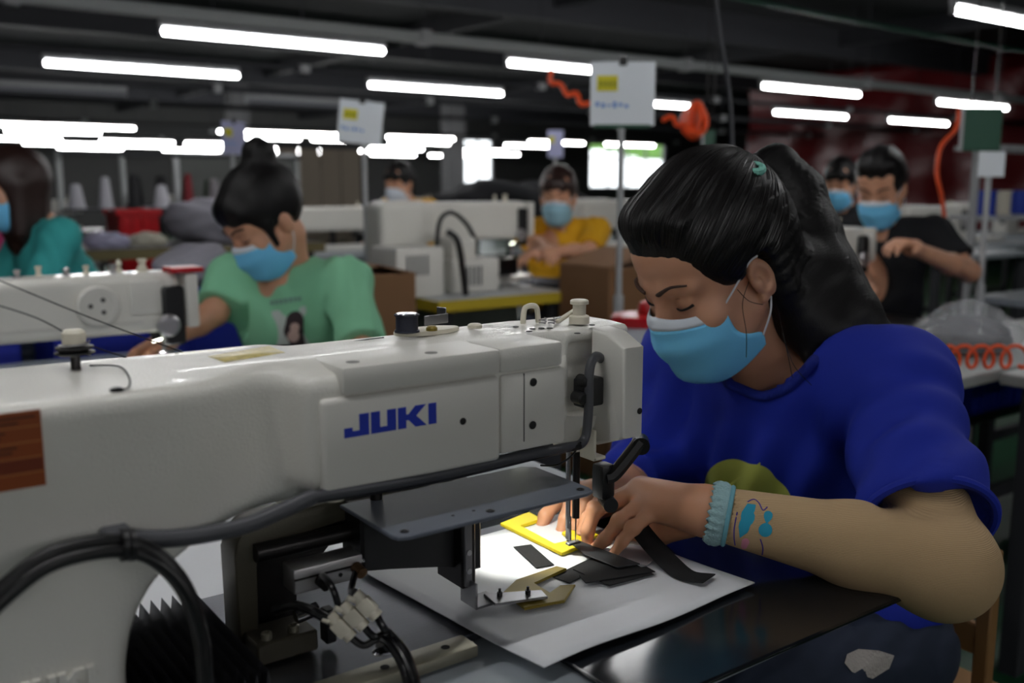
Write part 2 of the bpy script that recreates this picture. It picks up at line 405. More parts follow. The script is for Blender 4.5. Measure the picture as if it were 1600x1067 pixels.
# ------------------------------------------------------------------ fluorescent lamps
TUBEM = mat('lit_tube', (255, 255, 255), .5, emit=((250, 250, 250), TUBE_STRENGTH))
TUBEOFF = mat('unlit_tube', (150, 152, 160), .4)
FIXM = mat('lamp_housing', (176, 178, 180), .5)
ZL = 1.93
def lamp(x, y, label, group, lit=True, L=1.2, z=ZL, tr=.016, dx=None):
    t = thing('fluorescent_lamp', label, 'lamp', (x, y, z), group)
    obj('tube', cyl(B(), (x, y, z), (x + L, y, z), tr, n=10), TUBEM if lit else TUBEOFF, t)
    bm = bx(B(), (x - .01, y - .02, z + tr + .004), (x + L + .01, y + .02, z + .055), .005, 1)
    obj('housing', bm, FIXM, t)
    for xx in (x - .008, x + L - .004): obj('tube_holder', bx(B(), (xx, y - .014, z - .018), (xx + .012, y + .014, z + .025)), FIXM, t)
    for xx in (x + .2, x + L - .2): obj('hanger', cyl(B(), (xx, y, z + .05), (xx, y, z + .066), .006, n=6), FIXM, t)
    return t
ORD = ['first', 'second', 'third', 'fourth', 'fifth', 'sixth', 'seventh', 'eighth', 'ninth']
FARG = 'fluorescent lamps in the far rows'
OUTG = 'fluorescent lamps above the foreground'
A_ = ['lit fluorescent tube, longest and nearest on the upper bar, top centre-left', 'lit fluorescent tube whose end hides behind the white hanging card', 'lit fluorescent tube above the ponytail of the woman in blue', 'lit fluorescent tube at the orange hose end beside the green board']
for x, l in zip((1.44, 3.48, 5.8, 8.15), A_): lamp(x, 4.86, l, 'lamps on the nearer bar')
B_ = ['lit fluorescent tube below and left of the longest upper tube', 'lit fluorescent tube above the tilted white card', 'lit fluorescent tube emerging from behind the white card, by the orange hose bundle', 'lit fluorescent tube just below the one above the ponytail', 'lit fluorescent tube in front of the red tarpaulin, lowest on the right side']
for x, l in zip((1.22, 3.4, 5.7, 7.96, 9.95), B_): lamp(x, 6.5, l, 'lamps on the second bar')
lamp(3.97, 2.32, 'big lit fluorescent tube cut by the top right corner', OUTG)
for x, y in ((1.7, 2.32), (-.6, 2.32), (-.5, .72), (-2.7, .72), (1.7, .72), (6.2, 2.32)): lamp(x, y, 'lit fluorescent tube beyond the picture, over %s' % {(1.7, 2.32): 'the aisle behind the woman in blue', (-.6, 2.32): 'the machine of the woman in green', (-.5, .72): 'the front sewing machine', (-2.7, .72): 'the floor left of the front machine', (1.7, .72): 'the white tables on the right', (6.2, 2.32): 'the aisle on the far right'}[(x, y)], OUTG)
for y in (-2.4, -4.2):  # unseen lamp rows, added to brighten the front of the machine at a low angle
    for n_, x in enumerate((-3.8, -1.6, .6, 2.8)): lamp(x, y, 'unseen fluorescent tube added behind the camera for front light, %s in the %s row' % (ORD[n_], 'nearer' if y > -3 else 'farther'), OUTG)
for x, y in ((.95, 8.3), (3.15, 8.3)): lamp(x, y, 'unlit grey fluorescent tube, %s in the dark third row' % ('left one' if x < 2 else 'right one'), 'unlit lamps', lit=False)
for y, xs, lit in ((13.2, (1.2, 2.3, 4.6, 5.75, 7.2, 9.9, 11.6), True), (14.6, (.9, 2.2, 5.2, 6.6, 8.0, 10.4), True), (17.2, (2.2, 4.0, 5.4, 7.1, 9.0, 11.0), True), (18.8, (3.1, 4.3, 5.9, 7.5, 9.3, 12.6), True), (20.6, (4.0, 6.0, 8.3, 10.8, 12.4), True)):
    for x in xs: lamp(x, y, 'lit fluorescent tube, %s from left in the %s far row of lights' % (ORD[xs.index(x)], {13.2: 'nearest', 14.6: 'second', 17.2: 'middle', 18.8: 'fourth', 20.6: 'rearmost'}[y]), FARG)
# mounting bars and conduits that carry the lamps
def bar(y, r, label, mt=BEAMM, x0=-4, x1=13.8):
    z = ZL + .064 + r
    t = thing('lamp_bar', label, 'bar', (x0, y, z))
    obj('profile', bx(B(), (x0, y - r, z - r), (x1, y + r, z + r), .008, 1), mt, t)
    k = x0 + .6
    while k < x1:
        obj('suspension_rod', cyl(B(), (k, y, z + r), (k, y, ZC), .005, n=6), DBEAM, t); obj('clamp', bx(B(), (k - .035, y - r - .012, z - r - .012), (k + .035, y + r + .012, z + r + .012), .004, 1), FIXM, t); k += 2.1
    return t
bar(4.86, .03, 'grey steel bar above the nearest lit tubes, running across the top')
bar(6.5, .016, 'thin dark bar above the second row of tubes', DBEAM)
bar(8.3, .025, 'dark bar above the unlit tubes', DBEAM)
bar(10.2, .025, 'dark bar without lamps behind the unlit tubes', DBEAM)
for y_, l_ in ((-2.4, 'dark bar of the first added lamp row behind the camera'), (-4.2, 'dark bar of the second added lamp row behind the camera'), (.72, 'dark lamp bar over the front machine, beyond the picture'), (2.32, 'dark lamp bar carrying the tube in the top right corner'), (13.2, 'dark lamp bar of the nearest far row'), (14.6, 'dark lamp bar of the second far row'), (17.2, 'dark lamp bar of the middle far row'), (18.8, 'dark lamp bar of the fourth far row'), (20.6, 'dark lamp bar of the rearmost far row')): bar(y_, .014, l_, DBEAM)
tag(obj('green_conduit', tube(B(), [(-2, 3.9, 2.42), (1.5, 3.9, 2.36), (4, 4.0, 2.3), (7, 4.1, 2.28), (11, 4.2, 2.3)], .012, 6), mat('green_pipe', (20, 66, 50), .5)), 'thin green conduit sagging above the grey steel bar', 'conduit')
# ------------------------------------------------------------------ main workbench
TZ = .76
t = thing('sewing_table', 'grey laminate table under the nearest sewing machine', 'table', (.2, .95, 0))
prof = [(-.62, .50), (.536, .50), (.536, .585), (.93, .585), (.93, 1.36), (-.62, 1.36)]
obj('table_top', prism(B(), prof, 'z', TZ - .035, TZ - .008, .003, 1), TABLE, t)
for lx, ly in ((-.56, .56), (.48, .56), (.86, 1.3), (-.56, 1.3)): obj('leg', bx(B(), (lx - .025, ly - .025, 0), (lx + .025, ly + .025, TZ - .035), .003, 1), DBEAM, t)
obj('crossbar', bx(B(), (-.56, 1.28, .15), (.86, 1.32, .19), .003, 1), DBEAM, t)
tag(box('glossy_black_board', (.534, .548, TZ - .006), (.925, 1.02, TZ), GLOSSB, None, .002, 1), 'glossy black board beside the needle under the white sheet', 'board')
tag(box('machine_bed_sheet', (.02, .99, TZ - .007), (.52, 1.34, TZ - .003), SHEETM, None, .001, 1), 'pale plastic sheet on the table behind the machine column', 'sheet')
# white sheet, slightly warped card
n0, n1, n2 = ONZ(850, 1050, TZ + .004), ONZ(1180, 915, TZ + .004), ONZ(563, 893, TZ + .004)
n3 = n1 + (n2 - n0)
P = []
for i in range(19):
    row = []
    for j in range(19):
        a, b = i / 18, j / 18; p = (n0 * (1 - a) + n1 * a) * (1 - b) + (n2 * (1 - a) + n3 * a) * b
        wob = .004 * math.sin(a * 9 + b * 2) * (1 - b) ** 4
        p = p + np.array([0, wob * .5, .0012 + .003 * max(0, 1 - b * 5) * (0.5 + .5 * math.sin(a * 5 + 1))]); row.append(p)
    P.append(row)
tag(gridmesh('white_card_sheet', P, SHEETM, thick=.0014), 'square white card sheet lying under the needle on the black panel', 'sheet')
# ------------------------------------------------------------------ main sewing machine
SM = thing('sewing_machine', 'large white pattern sewing machine in the foreground with blue lettering', 'sewing machine', (.2, .82, TZ))
def prof2(x, z): return smin(rect2(x, z, -.50, .345, .921, 1.047), rect2(x, z, -.50, .166, .753, 1.0), .11)
def frontline(x): t_ = np.clip((x - .195) / .135, 0, 1); return .733 + .052 * t_ * t_ * (3 - 2 * t_)
body = [extr(prof2, .733, .905, .016, .03, 'u', frontline),
        rbx((.10, .787, .937), (.652, .897, 1.046), .016, .03), rbx((.50, .818, .940), (.748, .897, 1.046), .014, .012), rbx((.60, .80, 1.03), (.748, .89, 1.046), .007, .012),
        rbx((.318, .738, .939), (.60, .83, 1.041), .013, .03),
        rbx((.600, .70, 1.012), (.645, .80, 1.10), .012, .008, 's'),
        half((0, 0, 1.0478), (0, 0, 1), .008)]
sdf_obj('arm_casting', [(body, (-.30, .70, .74), (.78, .93, 1.07), .004)], WHITE, SM, it=3)
fc = box('front_cover', (.332, .7315, .9385), (.5165, .744, 1.0215), WHITE2, SM, .005, 3)
sc = box('side_cover', (.5185, .7345, .9425), (.5985, .746, 1.0215), WHITE2, SM, .004, 2)
box('seam', (.5455, .7338, .952), (.5462, .7352, 1.02), DARK, sc)
lid = obj('top_lid', bx(bx(B(), (.352, .7315, 1.0228), (.5165, .80, 1.0475), .004, 2), (.5172, .7335, 1.0228), (.594, .80, 1.0475), .004, 2), WHITE2, SM)
for x in (.372, .452): obj('plug', lathe(B(), (x, .752, 1.0472), (0, 0, 1), [(.0062, 0), (.006, .0006), (.003, .0008)]), mat('plug_grey', (110, 108, 104), .6), lid)
def screw(p, r=.0042, parent=SM, mt=DARK, ax=(0, -1, 0)): return obj('screw', lathe(B(), p, ax, [(r * .3, .0002), (r, .0002), (r, .0009), (r * .75, .0014), (r * .2, .0014)], 14), mt, parent)
for px_, py_ in ((833, 597), (832, 664)): p = ONY(px_, py_, .7345); screw(p, parent=sc)
p = ONY(723, 658, .7315); screw(p, .0034, fc)
# lettering, built as flat raised letters
LET = [[(0, 0), (1.02, 0), (1.02, 1), (.62, 1), (.62, .27), (.34, .27), (.34, .44), (0, .44)],
       [(0, 0), (1.06, 0), (1.06, 1), (.68, 1), (.68, .26), (.38, .26), (.38, 1), (0, 1)],
       [(0, 0), (.36, 0), (.36, .36), (.46, .36), (.76, 0), (1.26, 0), (.80, .52), (1.24, 1), (.76, 1), (.46, .64), (.36, .64), (.36, 1), (0, 1)],
       [(0, 0), (.36, 0), (.36, 1), (0, 1)]]
a, b = ONY(538, 686, .7315), ONY(682, 666, .7315); ht = .0195
wid = (b[0] - a[0]); tot = 1.02 + 1.06 + 1.26 + .36 + .08 * 3; sx = wid / tot; ox = a[0]; oz = a[2] + .0005
for L in LET:
    obj('letter', prism(B(), [(ox + u * sx, oz + v * ht) for u, v in L], 'y', .7312, .7322), BLUEINK, fc); ox += (max(u for u, v in L) + .08) * sx
pe0, pe1 = ONY(148, 1064, .733), ONY(148, 1036, .733); es = (pe1[2] - pe0[2]); ox = pe0[0] - tot * es * 1.05; zz = pe0[2]
for L in LET:
    obj('embossed_letter', prism(B(), [(ox + u * es * 1.05, zz + v * es) for u, v in L], 'y', .7288, .7350), WHITE, SM); ox += (max(u for u, v in L) + .08) * es * 1.05
# orange caution label at the left edge of the arm
p0, p1 = ONY(-70, 655, .7332), ONY(72, 757, .7332)
lb = box('caution_label', (p0[0], .7322, p1[2]), (p1[0], .7334, p0[2]), ORANGEL, SM)
hh = (p0[2] - p1[2])
for k in range(1, 5): box('label_rule', (p0[0] + .001, .7319, p1[2] + hh * k / 5 - .0004), (p1[0] - .001, .7323, p1[2] + hh * k / 5 + .0002), mat('label_rule', (196, 130, 70), .5), lb)
box('label_field', (p0[0] + .001, .7320, p1[2] + hh * .21), (p1[0] - .001, .7323, p1[2] + hh * .385), ORANGED, lb)
for k, (u0, u1, v_) in enumerate(((.1, .93, .91), (.1, .72, .845), (.1, .55, .73), (.1, .5, .665), (.1, .68, .53), (.1, .62, .47))):
    box('label_text_line', (p0[0] + (p1[0] - p0[0]) * u0, .7319, p1[2] + hh * v_), (p0[0] + (p1[0] - p0[0]) * u1, .7323, p1[2] + hh * (v_ + .022)), mat('label_text', (52, 24, 14), .6), lb)
# yellow notice on top of the arm
p0, p1, p2_, p3 = ONZ(325, 557, 1.0478), ONZ(420, 541, 1.0478), ONZ(445, 551, 1.0478), ONZ(352, 566, 1.0478)
gridmesh('notice_label', [[p0, p1], [p3, p2_]], mat('notice_yellow', (206, 190, 120), .35, vary=(160, .5)), SM, thick=.0004)
# spring thread guide at the left, black disc and wire
c = ONZ(119, 578, 1.047)
tg = obj('thread_guide', lathe(B(), (c[0], c[1], 1.046), (0, 0, 1), [(.004, 0), (.004, .014), (.0035, .015)], 16), DSTEEL, SM)
obj('tension_disc', lathe(B(), (c[0], c[1], 1.060), (0, 0, 1), [(.006, 0), (.016, .001), (.016, .0025), (.009, .004), (.015, .0055), (.015, .007), (.006, .009)], 24), BLACKP, tg)
bm = lathe(B(), (c[0], c[1], 1.069), (0, 0, 1), [(.0085, 0), (.0095, .001), (.0095, .010), (.007, .0125), (.002, .013)], 30)
obj('ivory_knob', bm, PLASTIC, tg)
obj('spring', tube(B(), [(c[0] + .012 * math.cos(i * .9), c[1] + .012 * math.sin(i * .9), 1.058 + i * .0006) for i in range(22)], .0009, 5, 2), STEEL, tg)
pts = [ONZ(140, 571, 1.049), ONZ(185, 572, 1.049), ONZ(202, 590, 1.049), ONZ(200, 606, 1.049), ONZ(182, 610, 1.049)]
obj('guide_wire', tube(B(), pts, .0007, 5), DARK, SM); p = ONZ(182, 611, 1.0475)
obj('wire_plug', lathe(B(), p, (0, 0, 1), [(.005, 0), (.005, .002), (.003, .003)], 14), RUBBER, SM)
# bobbin winder on top
p = ONZ(648, 522, 1.047)
bw = obj('bobbin_winder', prism(B(), [(p[0] + .036 * math.cos(a) * (1.15 if math.cos(a) > 0 else 1) + .012, p[1] + .017 * math.sin(a)) for a in [i * math.pi / 14 for i in range(28)]], 'z', 1.047, 1.0515, .0015, 2), PLASTIC, SM)
q_ = ONZ(636, 518, 1.052)
obj('bobbin', lathe(B(), (q_[0], q_[1], 1.0515), (0, 0, 1), [(.013, 0), (.013, .002), (.0115, .0025), (.0115, .0165), (.013, .017), (.013, .0185), (.004, .0188)], 26), mat('navy_thread', (14, 20, 40), .5), bw)
obj('bobbin_top', lathe(B(), (q_[0], q_[1], 1.0703), (0, 0, 1), [(.011, 0), (.0105, .0008), (.003, .001)], 20), CHROME, bw)
a0 = np.array([q_[0] + .014, q_[1] - .012, 1.058]); M_ = Matrix.Translation(V(a0)) @ Matrix.Rotation(math.radians(12), 4, 'Z')
obj('winder_lever', bx(bx(B(), (0, 0, 0), (.034, .0015, .010), .0005, 1, M_), (.030, 0, .004), (.0315, .014, .016), .0005, 1, M_), STEEL, bw)
obj('winder_screw', lathe(B(), (a0[0] + .012, a0[1] + .006, 1.0515), (0, 0, 1), [(.006, 0), (.006, .003), (.004, .005), (.001, .005)], 14), BRASS, bw)
p = ONZ(742, 512, 1.048); obj('oil_cap', lathe(B(), p, (0, 0, 1), [(.008, 0), (.008, .003), (.006, .0045), (.002, .005)], 18), PLASTIC, SM)
# thread stand parts on the nose of the arm
p = ONZ(905, 505, 1.047)
kn = obj('thread_post', lathe(B(), (p[0], p[1], 1.047), (0, 0, 1), [(.0115, 0), (.0115, .008), (.0105, .009), (.0075, .010), (.0075, .021), (.0105, .022), (.0105, .0255), (.009, .027), (.002, .027)], 26), PLASTIC, SM)
p = ONZ(828, 503, 1.048); bm = tube(B(), [(p[0] - .010, p[1], 1.045), (p[0] - .008, p[1], 1.062), (p[0] - .003, p[1], 1.066), (p[0] + .005, p[1], 1.066), (p[0] + .010, p[1], 1.062), (p[0] + .012, p[1], 1.045)], .0032, 8, 5)
obj('thread_eyelet', bm, PLASTIC, SM)
p = ONZ(870, 503, 1.05); q_ = ONZ(895, 492, 1.06); obj('thread_arm', bx(B(), (0, -.003, -.002), (.05, .003, .002), .001, 1, Matrix.Translation(V(p)) @ Matrix.Rotation(math.radians(18), 4, 'Z') @ Matrix.Rotation(math.radians(-14), 4, 'Y')), PLASTIC, SM)
p = ONZ(862, 506, 1.048)
for dx, dy in ((0, 0), (.012, .004), (-.008, .006)): obj('thread_spring', tube(B(), [(p[0] + dx + .004 * math.cos(i), p[1] + dy + .004 * math.sin(i), 1.048 + i * .0005) for i in range(14)], .0008, 5, 2), STEEL, SM)
for px_, py_ in ((806, 511), (832, 514), (846, 513), (859, 513), (827, 518), (902, 521), (925, 508)):
    p = ONZ(px_, py_, 1.0472); obj('guide_hole', lathe(B(), p, (0, 0, 1), [(.0035, 0), (.0033, .0006), (.001, .0006)], 12), DARK, SM)
# take-up cover at the nose
bm = B(); prism(bm, [(.745, .930), (.752, .927), (.79, .913), (.80, .93), (.80, 1.045), (.775, 1.043), (.745, 1.029)], 'x', .6865, .7165, .004, 3)
fcv = obj('takeup_cover', bm, WHITE2, SM)
p = ONY(999, 642, .7447); screw(p, .0035, fcv)
p0, p1 = ONY(908, 638, .775), ONY(942, 588, .775); box('cover_bracket', (p0[0], .772, p0[2]), (p1[0], .79, p1[2]), BLACKP, SM, .003, 2)
for px_, py_ in ((908, 622), (915, 596)): p = ONY(px_, py_, .772); obj('clamp_knob', lathe(B(), p, (0, -1, 0), [(.007, -.01), (.007, .004), (.005, .006), (.001, .006)], 16), BLACKP, SM)
obj('grey_cable', tube(B(), [ONY(942, 562, .785), ONY(930, 557, .775), ONY(921, 580, .769), ONY(919, 650, .767), ONY(911, 690, .765), ONY(880, 700, .752), ONY(800, 715, .742), ONY(700, 738, .738), ONY(600, 757, .735), ONY(520, 770, .735), ONY(480, 778, .735)], .0052, 10, 6), HOSEG, SM)
obj('lower_cable', tube(B(), [ONY(905, 697, .756), ONY(840, 712, .748), ONY(700, 745, .742), ONY(560, 770, .738), ONY(490, 780, .735)], .004, 8, 6), RUBBER, SM)
obj('arm_hose', tube(B(), [ONY(490, 775, .732), ONY(440, 798, .727), ONY(380, 822, .724), ONY(300, 838, .722), ONY(235, 842, .722), ONY(180, 838, .722)], .0068, 10, 6), HOSEG, SM)
# black air hoses with a tie at the column
for k, (dy, dz) in enumerate(((0, 0), (.004, -.008), (-.006, -.006))):
    sh = np.array([0, dy, dz])
    obj('black_hose', tube(B(), [ONY(-40, 960, .70) + sh, ONY(10, 912, .70) + sh, ONY(70, 868, .702) + sh, ONY(140, 848, .708) + sh, ONY(200, 846, .712) + sh, ONY(250, 868, .706) + sh, ONY(290, 915, .70) + sh, ONY(312, 980, .695) + sh, ONY(318, 1040, .69) + sh, ONY(320, 1120, .69) + sh], .0052, 10, 6), RUBBER, SM)
for px_ in (193, 205): p = ONY(px_, 847, .711); obj('cable_tie', lathe(B(), p - np.array([.002, 0, .002]), (1, 0, -.1), [(.012, 0), (.012, .004), (.0, .004)], 14), BLACKP, SM)
p = ONY(183, 838, .722); box('hose_clip', p - np.array([.01, .012, .006]), p + np.array([.01, .012, .006]), HOSEG, SM, .002, 1)
# guard plate under the arm
gp = obj('guard_plate', prism(B(), [(.384, .812), (.384, .712), (.387, .7035), (.396, .70), (.600, .70), (.609, .7035), (.612, .712), (.612, .80), (.600, .812)], 'z', .8945, .8985, .0008, 1), GREYPLATE, SM)
for x, y in ((.398, .712), (.6, .712), (.49, .712)): obj('plate_bolt', lathe(B(), (x, y, .8983), (0, 0, 1), [(.0042, 0), (.0042, .0008), (.0022, .001), (.002, .0002)], 12), DSTEEL, gp)
for x in (.455, .478): obj('plate_hole', lathe(B(), (x, .722, .8984), (0, 0, 1), [(.0018, 0), (.0016, .0003), (.0005, .0003)], 10), DARK, gp)
for x in (.42,): obj('plate_stud', cyl(B(), (x, .806, .897), (x, .806, .945), .006, n=10), DSTEEL, gp)
obj('stopper', cyl(B(), (.35, .752, .927), (.35, .752, .945), .010, n=16), PLASTIC, SM); obj('stopper', cyl(B(), (.325, .80, .916), (.325, .80, .945), .009, n=16), PLASTIC, SM)
obj('plate_bumper', cyl(B(), (.532, .715, .889), (.532, .715, .895), .005, n=12), RUBBER, gp)
# presser and needle mechanism
nb = np.array([.703, .842])
obj('needle_sleeve', lathe(B(), (nb[0] - .012, nb[1] - .01, .948), (0, 0, -1), [(.044, 0), (.041, .012), (.030, .03), (.024, .045), (.012, .05)], 24), WHITE2, SM)
obj('needle_bar', cyl(B(), (nb[0], nb[1], .94), (nb[0], nb[1], .81), .0045, n=12), DSTEEL, SM)
obj('needle', cyl(B(), (nb[0], nb[1], .81), (nb[0], nb[1], .775), .0012, .0004, n=8), CHROME, SM)
obj('presser_bar', cyl(B(), (nb[0] - .012, nb[1], .94), (nb[0] - .012, nb[1], .80), .003, n=10), STEEL, SM)
bm = bx(B(), (nb[0] - .013, nb[1] - .004, .785), (nb[0] - .009, nb[1] + .004, .815), .001, 1); bx(bm, (nb[0] - .013, nb[1] - .004, .778), (nb[0] + .006, nb[1] + .004, .781), .001, 1)
obj('presser_foot', bm, STEEL, SM)
w0 = ONY(1000, 695, .765); w1 = ONY(962, 738, .775); w2 = ONY(938, 750, .785); w3 = ONY(952, 778, .78)
obj('wiper_arm', tube(B(), [ONY(1000, 690, .765), w1, ONY(948, 745, .78)], .0098, 8, 5, flat=.8), BLACKP, SM)
obj('wiper_body', bx(B(), (0, 0, 0), (.02, .02, .04), .004, 2, Matrix.Translation(V(w3 + np.array([-.014, -.004, 0])))), BLACKP, SM)
obj('wiper_roller', cyl(B(), w3 + np.array([-.008, -.012, -.004]), w3 + np.array([.004, .012, -.004]), .0085, n=18), BLACKP, SM)
obj('wiper_pivot', cyl(B(), w0 + np.array([-.004, -.006, 0]), w0 + np.array([.01, .01, 0]), .010, n=18), DSTEEL, SM)
obj('wiper_bracket', bx(bx(B(), (.672, .775, .90), (.676, .80, .935), .001, 1), (.672, .775, .90), (.69, .80, .904), .001, 1), PLASTIC, SM)
obj('lamp_wire', tube(B(), [ONY(908, 690, .755), ONY(893, 712, .76), ONY(870, 726, .77), ONY(845, 727, .79)], .0011, 6, 6), RUBBER, SM)
# LED work lamp under the arm: housing, glowing lens and its light
wl = obj('work_lamp', cyl(B(), (.655, .875, .94), (.648, .878, .915), .013, n=18), BLACKP, SM)
obj('lamp_lens', cyl(B(), (.648, .878, .915), (.6475, .8785, .9135), .010, n=18), mat('led_lens', (255, 255, 255), .4, emit=((250, 255, 235), 14.0)), wl)
ld = bpy.data.lights.new('work_lamp_light', 'SPOT'); ld.energy = 2.2; ld.spot_size = math.radians(84); ld.spot_blend = .4; ld.shadow_soft_size = .01; ld.color = (1, 1, .9)
lo = bpy.data.objects.new('work_lamp_light', ld); COL.objects.link(lo); lo.location = (.647, .879, .912); lo.rotation_euler = Vector((.16, .06, -1)).to_track_quat('-Z', 'Y').to_euler(); lo.parent = wl
# feed frame: olive arch, cylinder, rods, clamp
arch = []
ix0, ix1, iz0, iz1 = .288, .46, .762, .892
outer = [(.288, .764)] + [(.288, .86)] + [(.288 + .028 * (1 - math.cos(a)), .86 + .030 * math.sin(a)) for a in [i * math.pi / 12 for i in range(1, 7)]] + [(.50, .900), (.50, .878)]
inner = [(.336, .868)] + [(.324 - .016 * math.sin(a), .852 + .016 * math.cos(a)) for a in [i * math.pi / 12 for i in range(0, 7)]] + [(.308, .764)]
ff = obj('feed_frame', prism(B(), outer + inner, 'y', .835, .875, .003, 2), OLIVE, SM)
obj('rear_panel', prism(B(), [(.300, .77), (.300, .85), (.33, .88), (.50, .885), (.50, .86), (.40, .84), (.36, .80), (.36, .77)], 'y', .868, .874), DSTEEL, ff)
obj('air_cylinder', bx(B(), (.326, .79, .829), (.396, .818, .853), .002, 2), ALU, SM)
box('cylinder_groove', (.3262, .7893, .8425), (.396, .7905, .8445), DSTEEL, SM)
for x in (.351, .372, .388): obj('cylinder_port', cyl(B(), (x, .789, .838), (x, .7905, .838), .002, n=10), DARK, SM)
obj('guide_rod', cyl(B(), (.305, .83, .862), (.43, .83, .862), .009, n=18), DSTEEL, SM)
obj('chrome_rod', cyl(B(), (.325, .84, .876), (.395, .84, .876), .0035, n=12), CHROME, SM)
obj('piston_rod', cyl(B(), (.396, .804, .841), (.47, .804, .841), .004, n=12), CHROME, SM)
obj('clamp_arm', prism(B(), [(.40, .83), (.43, .826), (.50, .815), (.52, .80), (.54, .80), (.54, .893), (.40, .893)], 'y', .80, .845, .003, 1), BLACKP, SM)
cb = obj('clamp_block', bx(B(), (.505, .785, .79), (.5225, .835, .893), .002, 1), DSTEEL, SM)
box('clamp_slide', (.507, .782, .793), (.516, .786, .885), mat('slide_grey', (120, 120, 122), .4, .6), cb, .001, 1)
for z in (.81, .83, .865): obj('clamp_bolt', lathe(B(), (.5115, .782, z), (0, -1, 0), [(.003, 0), (.003, .0015), (.001, .0015)], 10), STEEL, cb)
bk = obj('clamp_bracket', bx(bx(B(), (.512, .77, .772), (.5145, .80, .80), .0008, 1), (.512, .77, .7715), (.545, .80, .774), .0008, 1), STEEL, SM)
obj('clamp_foot', prism(B(), [(.53, .762), (.585, .745), (.59, .762), (.535, .79)], 'z', .774, .777, .0006, 1), STEEL, bk)
for x, y in ((.545, .775), (.572, .762)): obj('foot_bolt', lathe(B(), (x, y, .777), (0, 0, 1), [(.003, 0), (.003, .004), (.0015, .004), (.0015, .008), (.0005, .008)], 10), DSTEEL, bk)
obj('clamp_jaw', prism(B(), [(.555, .745), (.60, .735), (.635, .76), (.62, .768), (.598, .758), (.60, .79), (.655, .80), (.65, .812), (.59, .808), (.56, .79)], 'z', .769, .7725, .0008, 1), BRASS, SM)
# black pneumatic fittings with ivory bodies
base = ONY(550, 960, .74)
ca, sa = math.cos(math.radians(-22)), math.sin(math.radians(-22))
UD, VD = RT * .77 + UP * .64, RT * .70 - UP * .715
def fl(u, v, w=0): return base + UD * u + VD * v - FW * w
for k in range(3):
    u = (k - 1) * .0148
    fo = obj('air_fitting', bx(B(), (-.0066, -.006, -.0075), (.0066, .006, .0075), .0012, 2, Matrix(((UD[0], FW[0], VD[0], fl(u, .003)[0]), (UD[1], FW[1], VD[1], fl(u, .003)[1]), (UD[2], FW[2], VD[2], fl(u, .003)[2]), (0, 0, 0, 1)))), PLASTIC, SM)
    d = fl(u, .03) - fl(u, 0)
    obj('fitting_collar', cyl(B(), fl(u, .0095), fl(u, .016), .0062, n=18), PLASTIC, fo); obj('fitting_ring', cyl(B(), fl(u, -.013), fl(u, -.003), .0060, n=18), PLASTIC, fo)
    obj('fitting_bore', cyl(B(), fl(u, -.0137), fl(u, -.0128), .0040, n=14), DSTEEL, fo); obj('release_tab', cyl(B(), fl(u - .003, -.009, .004), fl(u - .005, -.015, .006), .0026, n=10), PLASTIC, fo)
    obj('air_hose', tube(B(), [fl(u, .016), fl(u * .8, .028), ONZ(596 + k * 7, 998 - k * 4, .797), ONZ(622 + k * 7, 1028 - k * 3, .784), ONZ(636 + k * 8, 1070, .772), ONZ(642 + k * 8, 1130, .766)], .0034, 9, 6), RUBBER, fo)
obj('air_hose', tube(B(), [(.351, .788, .838), ONY(505, 900, .775), ONY(520, 920, .75), fl(-.004, -.012)], .0032, 8, 6), RUBBER, SM)
obj('hose_nut', cyl(B(), (.351, .79, .838), (.3525, .778, .836), .0055, n=12), DSTEEL, SM); obj('hose_nut', cyl(B(), (.388, .79, .842), (.389, .778, .839), .0055, n=12), mat('nut_bronze', (110, 84, 60), .4, .7), SM)
obj('air_hose', tube(B(), [(.388, .788, .84), ONY(552, 905, .775), ONY(548, 925, .76), fl(.016, -.014)], .0032, 8, 6), RUBBER, SM)
obj('air_hose', tube(B(), [(.31, .80, .815), ONY(460, 945, .775), ONY(490, 955, .755), fl(-.018, -.008)], .0045, 8, 6), RUBBER, SM)
obj('hose_clip', tube(B(), [ONY(600, 1012, .728), ONY(585, 1018, .726), ONY(590, 1022, .724), ONY(612, 1020, .724)], .002, 8, 5), CHROME, SM)
obj('hose_tie', cyl(B(), ONY(600, 1000, .733), ONY(608, 1010, .731), .010, n=14), RUBBER, SM)
box('frame_foot', (.292, .80, .764), (.352, .845, .785), OLIVE, SM, .002, 1)
for x in (.305, .332): obj('foot_screw', lathe(B(), (x, .81, .785), (0, 0, 1), [(.005, 0), (.005, .006), (.003, .007), (.003, .004)], 14), RAILM, SM)
obj('clevis', cyl(B(), (.33, .80, .803), (.352, .80, .806), .0065, n=14), CHROME, SM); obj('sensor', bx(B(), (.36, .80, .766), (.372, .815, .80), .002, 1), BLACKP, SM)
bd = obj('bed_plate', bx(B(), (.29, .745, .7545), (.70, .985, .762), .001, 1), BRUSHED, SM)
rl = obj('feed_rail', bx(B(), (.29, .715, .7545), (.478, .744, .7665), .002, 2), RAILM, SM)
for x in (.31, .385, .45): obj('rail_hole', lathe(B(), (x, .73, .7663), (0, 0, 1), [(.0045, 0), (.0043, .0004), (.001, .0004)], 14), DARK, rl)
# bellows: accordion of black folds running beside the column
NP = 11
for k in range(NP):
    x = .164 + k * .0100; top = .806
    obj('bellows_fold', prism(B(), [(x, .76), (x + .0100, .76), (x + .006, top)], 'y', .716, .915 - .0005 * k), mat('bellows_black', (38, 38, 42), .42), SM)
